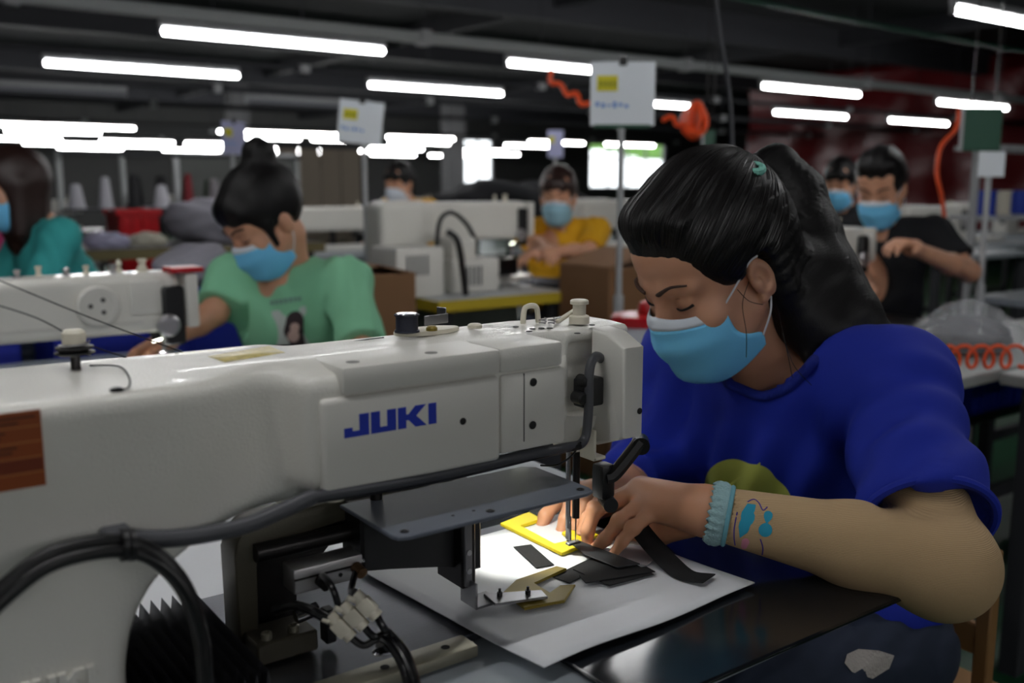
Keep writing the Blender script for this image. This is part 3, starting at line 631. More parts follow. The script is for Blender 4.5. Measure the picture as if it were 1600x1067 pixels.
# ------------------------------------------------------------------ small things on the sheet
SZ = TZ + .0075
def flat(name, pix, z, th, mt, label, cat, group=None, r=.0004, lift=None):
    pts = [ONZ(x, y, z) for x, y in pix]
    o = obj(name, prism(B(), [(p[0], p[1]) for p in pts], 'z', z, z + th, r, 1), mt)
    return tag(o, label, cat, group)
def band(name, pix, wd, mt, label, cat, group=None, th=.0012):
    """a limp ribbon along centre points (x, y, z) with a real width across"""
    C = crom([np.array(p) for p in pix], 6); P = []
    for i, p in enumerate(C):
        d = C[min(i + 1, len(C) - 1)] - C[max(i - 1, 0)]; s = np.cross(d, [0, 0, 1]); s = s / np.linalg.norm(s) * wd / 2
        P.append([p - s, p, p + s])
    return tag(gridmesh(name, P, mt, thick=th), label, cat, group)
G = 'black webbing strips by the needle'
flat('webbing_strip', [(802, 855), (830, 851), (866, 883), (838, 888)], SZ, .001, VELCRO, 'short black webbing strip lying alone on the white sheet', 'strip', G)
flat('webbing_strip', [(862, 902), (925, 872), (958, 878), (890, 912)], SZ, .0012, VELCRO, 'black webbing strip angled at the left of the dark pile', 'strip', G)
flat('webbing_strip', [(895, 890), (985, 878), (1022, 898), (952, 916)], SZ + .0014, .0012, VELCRO, 'broad black webbing strip in the middle of the dark pile', 'strip', G)
flat('webbing_strip', [(905, 900), (1010, 886), (1024, 894), (915, 912)], SZ + .0028, .0012, VELCRO, 'narrow black webbing strip across the pile', 'strip', G)
flat('webbing_strip', [(885, 845), (905, 846), (1000, 882), (965, 888), (915, 868)], SZ + .0042, .0015, mat('grey_webbing', (44, 46, 50), .6), 'grey-edged dark strip pinched under the fingertips', 'strip', G)
band('webbing_strip', [ONZ(995, 820, SZ + .03), ONZ(1015, 845, SZ + .018), ONZ(1040, 872, SZ + .008), ONZ(1070, 897, SZ + .002), ONZ(1108, 903, SZ + .006)], .03, VELCRO, 'long black webbing strip curling down from the hand to the sheet', 'strip', G)
# yellow template frame, L-shaped with a window
pts = [(782, 822), (835, 803), (908, 838), (912, 858), (878, 868)]
bm = B()
A = [ONZ(*p, SZ)[:2] for p in ((782, 822), (826, 804), (846, 815), (812, 826), (866, 855), (902, 846), (908, 858), (878, 869))]
prism(bm, A, 'z', SZ, SZ + .0045, .0006, 1)
tp = thing('yellow_template', 'bright yellow plastic sewing template held down by the fingers', 'template', tuple(ONZ(860, 840, SZ)))
obj('template_frame', bm, YELLOW, tp)
A = [ONZ(*p, SZ)[:2] for p in ((878, 836), (905, 822), (935, 840), (905, 852))]; obj('template_tab', prism(B(), A, 'z', SZ, SZ + .004, .0006, 1), YELLOW, tp)
A = [ONZ(*p, SZ)[:2] for p in ((975, 850), (1040, 862), (1010, 885), (960, 870))]
tag(obj('paper_offcut', prism(B(), A, 'z', SZ + .0005, SZ + .0012), mat('offcut', (190, 184, 190), .7)), 'pale paper offcut under the fingers beside the webbing', 'paper')
# loose sewing threads rising to the left machine's stand
tag(obj('sewing_thread', tube(B(), [ONY(-20, 430, .86), ONY(120, 488, .88), ONY(230, 530, .89), ONY(290, 552, .893)], .0006, 5, 8), DARK), 'long dark sewing thread crossing to the machine top, upper one', 'thread', 'loose threads')
tag(obj('sewing_thread', tube(B(), [ONY(-20, 472, .86), ONY(60, 498, .87), ONY(130, 535, .88), ONY(190, 556, .89), ONY(215, 561, .893), ONY(290, 552, .892), ONY(400, 541, .89), ONY(520, 536, .88), ONY(600, 527, .86)], .0006, 5, 8), DARK), 'dark sewing thread running along the machine top to the bobbin winder', 'thread', 'loose threads')
# ------------------------------------------------------------------ people: shared anatomy
def headmat(yaw, pit, roll):
    Bm = np.array([[0, -1, 0], [-1, 0, 0], [0, 0, 1]], float).T
    c, s = math.cos(yaw), math.sin(yaw); Z = np.array([[c, -s, 0], [s, c, 0], [0, 0, 1]])
    c, s = math.cos(pit), math.sin(pit); Lp = np.array([[1, 0, 0], [0, c, s], [0, -s, c]])
    c, s = math.cos(roll), math.sin(roll); Fr = np.array([[c, 0, s], [0, 1, 0], [-s, 0, c]])
    return Z @ Bm @ Lp @ Fr
def ball(c, r, k=.01, op='u'): return ell(c, (r, r, r), k, op)
def head_prims(fine=True):
    """local axes: L towards her left ear, F forward, U up; origin between the ears"""
    p = [ell((0, -.012, .05), (.073, .098, .090), .02), ell((0, .040, .075), (.062, .050, .055), .03), ell((0, .034, -.02), (.060, .060, .082), .03)]
    for s in (-1, 1):
        p += [cone((s * .054, .002, -.035), (s * .022, .062, -.088), .018, .018, .03), ell((s * .040, .060, -.012), (.024, .024, .024), .02)]
    p += [ell((0, .070, -.090), (.024, .024, .020), .02), ell((0, .082, -.052), (.026, .020, .020), .02)]
    for s in (-1, 1): p += [cone((s * .012, .088, .043), (s * .046, .070, .042), .0105, .009, .014)]
    for s in (-1, 1): p += [ell((s * .032, .097, .023), (.019, .013, .013), .012, 's')]
    for s in (-1, 1): p += [ell((s * .0315, .0745, .022), (.0155, .0135, .0135), .006)]
    p += [cone((0, .088, .032), (0, .109, -.014), .0075, .0105, .012)]
    for s in (-1, 1): p += [ball((s * .011, .100, -.017), .0085, .007)]
    p += [ell((0, .102, -.045), (.020, .008, .006), .006), ell((0, .100, -.056), (.018, .008, .006), .006)]
    if fine:
        for s in (-1, 1):
            a = math.radians(-16); Rm = np.array([[1, 0, 0], [0, math.cos(a), -math.sin(a)], [0, math.sin(a), math.cos(a)]])
            p += [ell((s * .077, -.014, .003), (.009, .019, .032), .006, 'u', Rm), ell((s * .0845, -.010, .006), (.007, .011, .019), .004, 's', Rm), ell((s * .079, -.006, .0), (.005, .005, .009), .004), ell((s * .076, -.006, -.024), (.006, .008, .008), .004)]
    else:
        for s in (-1, 1): p += [ell((s * .076, -.014, .003), (.011, .019, .032), .006)]
    return p
def arm_prims(sh, el, wr, s=1.0):
    sh, el, wr = map(lambda q: np.array(q, float), (sh, el, wr))
    return [cone(sh, el, .048 * s, .038 * s, .02), cone(el, el + (wr - el) * .35, .038 * s, .039 * s, .02), cone(el + (wr - el) * .35, wr, .039 * s, .026 * s, .02)]
def hand_prims(wr, d, nrm, curl=.5, side=1, s=1.0):
    """a hand leaving the wrist along d, back of the hand facing nrm, thumb on `side` of the palm"""
    wr, d, nrm = (np.array(q, float) for q in (wr, d, nrm)); d = d / np.linalg.norm(d); nrm = nrm - d * (nrm @ d); nrm /= np.linalg.norm(nrm); lat = np.cross(nrm, d) * side
    p = []; L = (.040, .045, .042, .033)
    for i, x in enumerate((.028, .009, -.010, -.027)):
        m_ = wr + (d * (.088 - abs(i - 1) * .005) + lat * x) * s; p.append(cone(wr + lat * x * .5 * s, m_, .016 * s, .0125 * s, .02))
        q = m_; ang = curl * .5
        for j, f in enumerate((1, .65, .5)):
            v = d * math.cos(ang) - nrm * math.sin(ang); e = q + v * L[i] * f * s; p.append(cone(q, e, (.0092 - j * .001) * s, (.0085 - j * .001) * s, .006)); q = e; ang += curl * .7
    t0 = wr + (d * .025 + lat * .024 - nrm * .006) * s; t1 = wr + (d * .062 + lat * .048 - nrm * .018) * s; t2 = t1 + (d * .03 + lat * .004 - nrm * .012) * s
    return p + [cone(wr, t0, .02 * s, .015 * s, .02), cone(t0, t1, .014 * s, .0105 * s, .012), cone(t1, t2, .0105 * s, .0085 * s, .006)]
def mask_grid(n=13, m_=25, fold=True):
    """pleated face mask in head-local axes: rows top to bottom, columns from right cheek to left cheek"""
    cen = crom([(0, .109, .013), (0, .1235, -.012), (0, .124, -.04), (0, .116, -.076), (0, .098, -.104), (0, .082, -.112)], 4)
    sid = crom([(.061, .047, .000), (.066, .050, -.022), (.067, .047, -.040), (.068, .034, -.055), (.068, .012, -.068), (.066, .012, -.088)], 4)
    mid = crom([(.038, .090, .004), (.046, .095, -.016), (.047, .095, -.04), (.046, .088, -.072), (.040, .072, -.102), (.036, .060, -.112)], 4)
    P = []; K = len(cen) - 1
    for i in range(n):
        t = i / (n - 1) * K; a = int(min(t, K - 1)); f = t - a; g = lambda c: np.array(c[a]) * (1 - f) + np.array(c[a + 1]) * f
        c, md, s = g(cen), g(mid), g(sid); row = []
        pl = (.0028 * math.sin(i / (n - 1) * math.pi * 6.5) if fold else 0)
        for j in range(m_):
            u = -1 + 2 * j / (m_ - 1); au = abs(u); sg = -1 if u < 0 else 1
            # quadratic through centre, mid and side
            q = c * (1 - au) * (1 - 2 * au) + md * 4 * au * (1 - au) + s * au * (2 * au - 1)
            row.append((sg * abs(q[0]), q[1] + pl * (1 - au ** 3), q[2]))
        P.append(row)
    return np.array(P)
def place(P, M, t): return np.asarray(P) @ M.T + t
def add_mask(par, M, t, sub=2, band=True, colour=None):
    G_ = mask_grid(25, 33); W = place(G_, M, t)
    mk = gridmesh('face_mask', W[3:] if band else W, colour or MASKB, par, thick=.0012)
    if band:
        gridmesh('mask_edge', W[:4] + 0, MASKW, mk, thick=.0015)
    loops = []
    for s in (-1, 1):
        for pts in ([(s * .062, .046, -.002), (s * .074, .024, .018), (s * .079, -.002, .034), (s * .079, -.018, .034)], [(s * .069, .012, -.072), (s * .079, -.004, -.046), (s * .080, -.014, -.026)]):
            loops.append(obj('ear_loop', tube(B(), place(np.array(pts), M, t), .0014, 6, 5), CORD, mk))
    return mk
# ------------------------------------------------------------------ the woman in blue
HC = np.array([.9859, .893, 1.0742]); HM = headmat(*np.radians([-5.56, 31.07, 1.11]))
def hl(p): return HM @ np.array(p, float) + HC
W1 = thing('person', 'woman in a royal blue T-shirt, ponytail and face mask, sewing at the front machine', 'person', (1.27, .86, 0))
neckb = np.array([1.085, .890, .945]); shL, shR = np.array([1.135, .712, .935]), np.array([1.105, 1.045, .93])
elL, wrL = AT(1468, 880, 1.06), AT(1112, 800, 1.12)
elR, wrR = np.array([1.025, 1.045, .77]), AT(958, 772, 1.33)
hp = head_prims(); neck = [cone(hl((0, -.030, -.045)), neckb + np.array([.022, 0, -.03]), .052, .057, .03), ell(neckb + np.array([.035, 0, -.11]), (.075, .12, .075), .04), cone(neckb + np.array([.02, 0, -.03]), shL, .04, .035, .04), cone(neckb + np.array([.02, 0, -.03]), shR, .04, .035, .04)]
hb = bounds([hl((a, b, c)) for a in (-.1, .1) for b in (-.13, .14) for c in (-.13, .16)] , .0)
headp = xf(hp, HM, HC) + neck
hlo, hhi = np.array([.83, .73, .86]), np.array([1.19, 1.05, 1.27])
# left hand (nearest), finger by finger
def F(*a): return [AT(*q) for q in a]
FL = [F((1003, 764, 1.205), (938, 786, 1.205), (918, 810, 1.20), (909, 832, 1.195)),
      F((1000, 768, 1.185), (930, 795, 1.17), (918, 828, 1.17), (918, 856, 1.175)),
      F((1012, 779, 1.165), (968, 814, 1.145), (946, 842, 1.15), (925, 861, 1.16)),
      F((1026, 795, 1.145), (990, 824, 1.13), (972, 846, 1.13), (961, 862, 1.135))]
RAD = [(.0105, .0092, .0082, .0070), (.0110, .0096, .0084, .0072), (.0105, .0090, .0080, .0068), (.0095, .0080, .0070, .0060)]
lh = [cone(elL + (wrL - elL) * .7, wrL, .032, .0245, .02)]
for ch, rd in zip(FL, RAD):
    lh.append(cone(wrL + (ch[0] - wrL) * .12, ch[0], .0185, rd[0] + .0035, .022))
    lh.append(ball(ch[0], rd[0] + .002, .008))
    for i in range(3): lh.append(cone(ch[i], ch[i + 1], rd[i], rd[i + 1], .005))
    lh.append(ball(ch[1], rd[1] + .0008, .004))
tb = F((1078, 815, 1.16), (1030, 832, 1.19), (985, 840, 1.20), (952, 850, 1.195))
for i, (a, b) in enumerate(((.019, .015), (.014, .0105), (.0105, .0085))): lh.append(cone(tb[i], tb[i + 1], a, b, .010))
# right hand on the template
FR = [F((905, 768, 1.285), (868, 786, 1.262), (852, 806, 1.25), (845, 826, 1.245)),
      F((925, 770, 1.265), (893, 786, 1.245), (884, 810, 1.232), (876, 834, 1.225)),
      F((938, 775, 1.25), (915, 788, 1.232), (906, 808, 1.222), (900, 826, 1.215))]
rh = [cone(elR + (wrR - elR) * .75, wrR, .032, .025, .02)]
for ch, rd in zip(FR, RAD):
    rh.append(cone(wrR, ch[0], .019, rd[0] + .003, .02))
    for i in range(3): rh.append(cone(ch[i], ch[i + 1], rd[i] + .0006, rd[i + 1] + .0006, .005))
tr_ = F((945, 790, 1.28), (910, 812, 1.25), (892, 828, 1.235)); rh += [cone(wrR, tr_[0], .018, .013, .015), cone(tr_[0], tr_[1], .013, .0105, .008), cone(tr_[1], tr_[2], .0105, .008, .006)]
allL = [p for c in FL + [tb] for p in c] + [wrL + (elL - wrL) * .25]; bl, bh = bounds(allL, .025)
allR = [p for c in FR + [tr_] for p in c] + [wrR + (elR - wrR) * .22]; rl_, rh_ = bounds(allR, .03)
torso_b = [ell((1.15, .885, .83), (.10, .15, .17), .05), ell((1.24, .87, .6), (.10, .14, .2), .05)]
armb = arm_prims(shL, elL, wrL, .92) + arm_prims(shR, elR, wrR, .92) + torso_b
ab = bounds([shL, shR, elL, elR, wrL, wrR, (1.24, .87, .5)], .1)
wb = sdf_obj('body', [(headp, hlo, hhi, .0026), (lh, bl, bh, .0019), (rh, rl_, rh_, .0022), (armb, ab[0], ab[1], .007)], [SKIN, SKINH], W1, slots=[0, 1, 1, 0])
# fingernails
for ch, rd in list(zip(FL, RAD)) + list(zip(FR, RAD)):
    d = ch[3] - ch[2]; d = d / np.linalg.norm(d); u = np.array([0, 0, 1.0]) - np.array([.58, .8, 0]) * .6; u = u - d * (u @ d); u /= np.linalg.norm(u); s = np.cross(d, u); c = ch[3] + u * (rd[3] * .93) - d * .001
    P = [[c + d * (a * .0055) + s * (b * .0045) - u * (.0016 * b * b) for b in (-1, -.5, 0, .5, 1)] for a in (-1, -.3, .4, 1)]
    gridmesh('fingernail', P, NAIL, wb, thick=.0006)
# eyes: lowered lids with lashes, brows
for s in (-1, 1):
    obj('eyelash', tube(B(), place(np.array([(s * .0175, .0852, .0150), (s * .024, .0877, .0143), (s * .032, .0884, .0148), (s * .040, .0850, .0165), (s * .0475, .0795, .0195)]), HM, HC), lambda t: .0010 + .0012 * t, 6, 4), mat('lash', (24, 16, 15), .8), wb)
    obj('lid_crease', tube(B(), place(np.array([(s * .0185, .0846, .0262), (s * .026, .0860, .0305), (s * .036, .0845, .0312), (s * .0455, .0775, .027)]), HM, HC), .0006, 5, 4), mat('crease', (128, 84, 66), .7), wb)
    obj('eyebrow', tube(B(), place(np.array([(s * .013, .0995, .0435), (s * .024, .0985, .0495), (s * .036, .0918, .0535), (s * .050, .0785, .049)]), HM, HC), lambda t: .0046 * (1 - .55 * t), 8, 5, flat=.6), BROW, wb)
add_mask(W1, HM, HC)
# hair: swept back cap, ponytail and the mass on her shoulder
cap = [ell((0, -.022, .062), (.089, .120, .113), .01), ell((0, -.07, .02), (.078, .07, .09), .03),
       half((0, .033, .0), (0, 1, -.80), .034), rbx((-.2, -.036, -.2), (.2, .2, .012), .008, .012, 's'), ]
for s in (-1, 1): cap.append(ell((s * .078, -.012, .004), (.02, .022, .036), .01, 's')); cap.append(ell((s * .072, -.045, -.035), (.018, .024, .055), .02))
cap += [ell((0, .05, .128), (.055, .040, .030), .02, 'u'), cone((.0, -.06, -.06), (0, -.02, -.02), .05, .05, .03)]
pony_pts = F((1182, 262, 1.385), (1212, 262, 1.40), (1240, 305, 1.40), (1256, 370, 1.385), (1278, 435, 1.36), (1318, 490, 1.34), (1372, 522, 1.325))
pr_ = (.020, .030, .042, .050, .054, .046, .022)
pony = [cone(pony_pts[i], pony_pts[i + 1], pr_[i], pr_[i + 1], .02) for i in range(6)]
nape = F((1236, 420, 1.33), (1250, 500, 1.315), (1268, 560, 1.30)); nape2 = F((1262, 480, 1.33), (1300, 520, 1.31), (1335, 545, 1.305))
pony += [cone(nape[0], nape[1], .036, .032, .03), cone(nape[1], nape[2], .032, .012, .02), cone(nape2[0], nape2[1], .035, .026, .03), cone(nape2[1], nape2[2], .026, .008, .02)]
def strand(P):
    q = (P - HC) @ HM
    a = np.arctan2(q[..., 0], q[..., 2] - .02)
    wgt = np.clip(-(q[..., 1] - .024 - .8 * q[..., 2]) / .045, 0, 1); return wgt * (.0007 * np.sin(a * 70 + 9 * q[..., 1]) + .0006 * np.sin(a * 31 + 2))
hairp = xf(cap, HM, HC) + pony
hb0, hb1 = bounds([hl((a, b, c)) for a in (-.1, .1) for b in (-.16, .12) for c in (-.12, .19)] + list(pony_pts) + list(nape2), .06)
ho = sdf_obj('hair', [(hairp, hb0, hb1, .0032, strand)], HAIR, W1, it=1)
from mathutils.bvhtree import BVHTree
tieh = BVHTree.FromPolygons([v.co.copy() for v in ho.data.vertices], [tuple(p.vertices) for p in ho.data.polygons]).ray_cast(V(CAM), V(_ray(1180, 262)).normalized())[0]
obj('hair_tie', tube(B(), [np.array(tieh) + FW * .006 + (RT * math.cos(a) * .85 + UP * math.sin(a) * .5 + FW * math.sin(a) * .6) * .012 for a in [i * math.pi / 8 for i in range(16)]], .0055, 8, 2, closed=True), mat('mint_hair_tie', (130, 200, 184), .6, bump=(300, .6, .002)), ho)
for st in ([(1170, 440, 1.225), (1160, 475, 1.222), (1166, 520, 1.225), (1166, 558, 1.24)], [(1215, 480, 1.27), (1230, 550, 1.24), (1238, 590, 1.235)], [(1152, 452, 1.22), (1170, 470, 1.218), (1192, 476, 1.222)], [(1222, 520, 1.26), (1240, 570, 1.235), (1268, 602, 1.235)]):
    obj('stray_lock', tube(B(), F(*st), .0005, 5, 6), HAIR, ho)
# fine strands combed from the hairline to the tie
htree = BVHTree.FromPolygons([v.co.copy() for v in ho.data.vertices], [tuple(p.vertices) for p in ho.data.polygons])
bm = B(); rs = random.Random(4); hctr = np.array([0, -.02, .05]); tie = np.array([0, -.125, .105]) - hctr; tie /= np.linalg.norm(tie)
HLN = crom([(-.078, .010, .004), (-.072, .030, .035), (-.055, .058, .075), (-.03, .082, .107), (0, .090, .117), (.03, .082, .107), (.055, .058, .075), (.072, .030, .035), (.078, .010, .004)], 24)
for i in range(220):
    st = HLN[min(len(HLN) - 1, int(i / 219 * len(HLN)))] + np.array([rs.uniform(-.004, .004), rs.uniform(-.008, 0), rs.uniform(0, .006)]) - hctr; st /= np.linalg.norm(st)
    pts = []; jit = rs.uniform(-.02, .02)
    for k in range(15):
        t = k / 14; d = st * (1 - t) + tie * t + np.array([jit * math.sin(t * 3), 0, jit * math.sin(t * 5)]); d = d / np.linalg.norm(d)
        wo = HM @ (hctr + d * .4) + HC; dd = HM @ (-d); h = htree.ray_cast(V(wo), V(dd))
        if h[0] is not None and (h[0] - V(hl(hctr))).length < .16: pts.append(h[0] - V(dd) * .0004)
    if len(pts) > 5: tube(bm, [tuple(p) for p in pts], .0007, 4, 2)
obj('hair_strands', bm, mat('hair_strand', (20, 17, 17), .36), ho)
# T-shirt
slE = shL + (elL - shL) * .80; slER = elR + (wrR - elR) * .62
ts = [ell((1.13, .892, .845), (.110, .168, .165), .04), ell((1.19, .875, .70), (.115, .150, .20), .06), ell((1.26, .865, .56), (.135, .168, .15), .06), ell((1.12, .885, .925), (.07, .13, .05), .04),
      cone(shL + np.array([.0, .035, .005]), shL, .068, .072, .05), cone(shR + np.array([0, -.035, .005]), shR, .066, .068, .05),
      cone(shL, slE, .068, .077, .045), cone(shR, elR, .066, .060, .045), cone(elR, slER + (wrR - elR) * .1, .058, .044, .03), cone(neckb + np.array([.01, 0, -.005]), shL, .055, .060, .05), cone(neckb + np.array([.01, 0, -.005]), shR, .055, .058, .05)]
ts += [half(slE + (elL - shL) * .0, elL - shL, .004) if False else cone(slE + (elL - shL) * .02, elL + (elL - shL) * .2, .061, .061, .004, 's')]
dL = (elL - shL) / np.linalg.norm(elL - shL)
def cutend(c, d, rad):     # flat end of a sleeve, acting only near it
    c, d = np.array(c), np.array(d)
    def fn(P):
        q = P - c; h = q @ d; r_ = np.linalg.norm(q - h[..., None] * d, axis=-1); return np.maximum(-h, r_ - rad)
    return Prim(fn, .004, 's')
ts += [cutend(slE, dL, .11), cutend(slER, (wrR - elR) / np.linalg.norm(wrR - elR), .09)]
ncd = hl((0, -.03, -.05)) - neckb; ncd /= np.linalg.norm(ncd)
nc = neckb + np.array([.030, -.016, -.004])
ts += [cone(neckb + np.array([.024, 0, -.05]), nc + ncd * .004, .080, .072, .03)]
ts += [cutend(nc, ncd, .092)]
def folds(P):
    x, y, z = P[..., 0], P[..., 1], P[..., 2]
    front = np.clip((1.16 - x) / .08, 0, 1) * np.clip((.97 - z) / .08, 0, 1)
    d = .0058 * front * np.sin(95 * (y + .25 * (z - .9)) + 3 * np.sin(9 * z))
    arm = np.exp(-((y - .63) / .07) ** 2); u = (P - shL) @ dL
    d = d + .0052 * arm * np.sin(u * 115 + 12 * z + 14 * x) * np.clip(u / .05, 0, 1) * np.clip((.19 - u) / .06, 0, 1)
    low = np.clip((.74 - z) / .1, 0, 1); d = d + .004 * low * np.sin(70 * z + 14 * y + 8 * x)
    d = d * np.clip((np.linalg.norm(P - nc, axis=-1) - .085) / .05, 0, 1)
    bk = np.clip((z - .86) / .06, 0, 1) * np.clip((x - 1.08) / .05, 0, 1); return d + .0022 * bk * np.clip((np.linalg.norm(P - nc, axis=-1) - .085) / .05, 0, 1) * np.sin(60 * (x + y) + 20 * z)
tb0, tb1 = bounds([shL, shR, slE, slER, (1.28, .87, .42), (1.40, .87, .5), (1.05, .87, .7)], .11)
so = sdf_obj('tshirt', [(ts, tb0, tb1, .005, folds)], SHIRT, W1, it=2)
stree = BVHTree.FromPolygons([v.co.copy() for v in so.data.vertices], [tuple(p.vertices) for p in so.data.polygons])
front = []
for x, y in ((1136, 594), (1158, 608), (1192, 619), (1226, 608), (1251, 588), (1272, 563)):
    h = stree.ray_cast(V(CAM), V(_ray(x, y)).normalized())[0]
    if h is not None: front.append(np.array(h))
back = [neckb + np.array(q) for q in ((.075, -.055, .022), (.095, .0, .034), (.07, .06, .026), (.01, .075, .0))]
obj('collar', tube(B(), front + back, .0075, 10, 5, closed=True), mat('rib_collar', (14, 36, 140), .85, wave=(420, .5, 0, 'X')), so)
u1 = np.cross(dL, [0, 0, 1]); u1 /= np.linalg.norm(u1); u2 = np.cross(dL, u1)
obj('sleeve_hem', tube(B(), [slE - dL * .004 + (u1 * math.cos(a) + u2 * math.sin(a)) * .0730 for a in [i * math.pi / 16 for i in range(32)]], .0055, 8, 2, closed=True), SHIRT, so)
# print on the chest, draped on the cloth by sight from the shirt's front
from mathutils.bvhtree import BVHTree
def drape(name, o, polypx, mt, par, off=.0012, cells=22, dirpix=True):
    dg = bpy.context.evaluated_depsgraph_get(); me = o.data
    vs = [v.co.copy() for v in me.vertices]; tree = BVHTree.FromPolygons(vs, [tuple(p.vertices) for p in me.polygons])
    P = np.array(polypx, float); c = P.mean(0); bm = B(); rings = []
    for s in [i / 8 for i in range(9)]:
        ring = []
        for q in P:
            x, y = c + (q - c) * s; d = V(_ray(x, y)).normalized(); h = tree.ray_cast(V(CAM), d)
            if h[0] is None: h = tree.find_nearest(V(AT(x, y, 1.2)))
            ring.append(bm.verts.new(h[0] + h[1] * off * (1 if h[1].dot(d) < 0 else -1)))
            if s == 0: ring = ring * len(P); break
        rings.append(ring)
    n = len(P)
    for a, b in zip(rings, rings[1:]):
        for i in range(n):
            f = [a[i], a[(i + 1) % n], b[(i + 1) % n], b[i]]; f2 = []
            for v_ in f:
                if v_ not in f2: f2.append(v_)
            if len(f2) > 2:
                try: bm.faces.new(f2)
                except ValueError: pass
    return obj(name, bm, mt, par, 180)
def blob(lobes, n=72):
    c = np.mean([l[:2] for l in lobes], 0); out = []
    for i in range(n):
        a = 2 * math.pi * i / n; d = np.array([math.cos(a), math.sin(a)]); best = 0
        for x, y, r in lobes:
            q = np.array([x, y]) - c; b = q @ d; h = b * b - q @ q + r * r
            if h > 0: best = max(best, b + math.sqrt(h))
        out.append(best)
    sm = [(out[i - 2] + out[i - 1] * 2 + out[i] * 3 + out[(i + 1) % n] * 2 + out[(i + 2) % n]) / 9 for i in range(n)]
    return [tuple(c + np.array([math.cos(2 * math.pi * i / n), math.sin(2 * math.pi * i / n)]) * sm[i]) for i in range(n)]
drape('shirt_print', so, blob([(1145, 758, 42), (1182, 755, 30), (1195, 790, 45), (1140, 785, 38)]), LIME, so, .002)
# beige knitted arm guard with lace cuff
gd = [cone(shL + (elL - shL) * .62, elL, .050, .053, .02), ball(elL + np.array([.005, -.004, -.006]), .056, .02), cone(elL, elL + (wrL - elL) * .35, .053, .046, .02), cone(elL + (wrL - elL) * .35, wrL + (elL - wrL) * .05, .046, .0315, .02)]
dW = (wrL - elL) / np.linalg.norm(wrL - elL); cuffc = wrL + (elL - wrL) * .06
gd += [cutend(cuffc, dW, .08), cone(cuffc - dW * .01, cuffc + dW * .05, .0285, .0285, .002, 's')]
crease = AT(1448, 812, 1.0)
def gdisp(P): u = (P - crease); return .006 * np.exp(-((u @ UP) / .006) ** 2 - ((u @ RT) / .03) ** 2)
gb = bounds([shL + (elL - shL) * .6, elL, wrL], .075)
go = sdf_obj('arm_guard', [(gd, gb[0], gb[1], .0032, gdisp)], SLEEVE, W1, it=2)
v1 = np.cross(dW, [0, 0, 1]); v1 /= np.linalg.norm(v1); v2 = np.cross(dW, v1)
P = []
for k in range(8):
    t = k / 7; row = []
    for i in range(97):
        a = 2 * math.pi * i / 96; r_ = .0325 + .0045 * math.sin(t * math.pi) + (.0022 * math.sin(a * 24) * t) + .001 * math.sin(a * 48 + k * 2)
        row.append(cuffc + dW * (-.004 + .022 * t + (.002 * math.sin(a * 24) if k == 7 else 0)) + (v1 * math.cos(a) + v2 * math.sin(a)) * r_)
    P.append(row)
gridmesh('lace_cuff', P, LACE, go, thick=.0012)
obj('cuff_band', tube(B(), [cuffc - dW * .004 + (v1 * math.cos(a) + v2 * math.sin(a)) * .0335 for a in [i * math.pi / 16 for i in range(32)]], .0028, 8, 2, closed=True), mat('cuff_band', (112, 172, 186), .7), go)
# abstract turquoise print on the guard
drape('guard_print', go, [(1168, 787), (1181, 789), (1179, 812), (1168, 832), (1156, 840), (1154, 822), (1159, 800)], TEALINK, go, .0008)
drape('guard_print', go, blob([(1200, 806, 8), (1196, 828, 11)], 40), TEALINK, go, .0008)
drape('guard_print', go, blob([(1165, 846, 6), (1163, 852, 5)], 30), PINKINK, go, .001)
for ln in ([(1152, 800), (1147, 830), (1150, 856), (1162, 868)], [(1168, 784), (1178, 780), (1186, 786), (1192, 797), (1199, 792)], [(1188, 842), (1192, 856), (1190, 872)]):
    tree_ = BVHTree.FromPolygons([v.co.copy() for v in go.data.vertices], [tuple(p.vertices) for p in go.data.polygons])
    hits = [tree_.ray_cast(V(CAM), V(_ray(x, y)).normalized())[0] for x, y in crom([np.array(q + (0,), float)[:2] for q in ln], 5)]
    obj('guard_print', tube(B(), [h for h in hits if h is not None], .0008, 5, 1), PURPLEINK, go)
# jeans
pj = [ell((1.28, .865, .50), (.14, .175, .11), .05), cone((1.26, .775, .52), (.87, .735, .565), .086, .064, .05), cone((1.26, .955, .52), (.88, .985, .56), .086, .064, .05), cone((.87, .735, .565), (.93, .72, .12), .062, .045, .03), cone((.88, .985, .56), (.93, 1.0, .12), .062, .045, .03)]
jo = sdf_obj('jeans', [(pj, (.76, .60, .06), (1.46, 1.1, .64), .007, lambda P: .003 * np.sin(P[..., 0] * 60 + 20 * np.sin(P[..., 1] * 14)))], DENIM, W1)
for y in (.72, 1.0): sdf_obj('shoe', [([ell((.90, y, .05), (.12, .045, .05), .02), ell((.98, y, .07), (.05, .042, .06), .03), half((0, 0, .003), (0, 0, -1), .004)], (.75, y - .07, -.01), (1.06, y + .07, .16), .006)], BLACKP, W1)
def ring_patch(): pass
dgp = [(1322, 1022), (1340, 1014), (1372, 1017), (1396, 1024), (1388, 1044), (1362, 1060), (1330, 1050), (1318, 1036)]
drape('ripped_patch', jo, dgp, mat('frayed_threads', (176, 170, 164), .9, bump=(200, .8, .003)), jo, .0015)
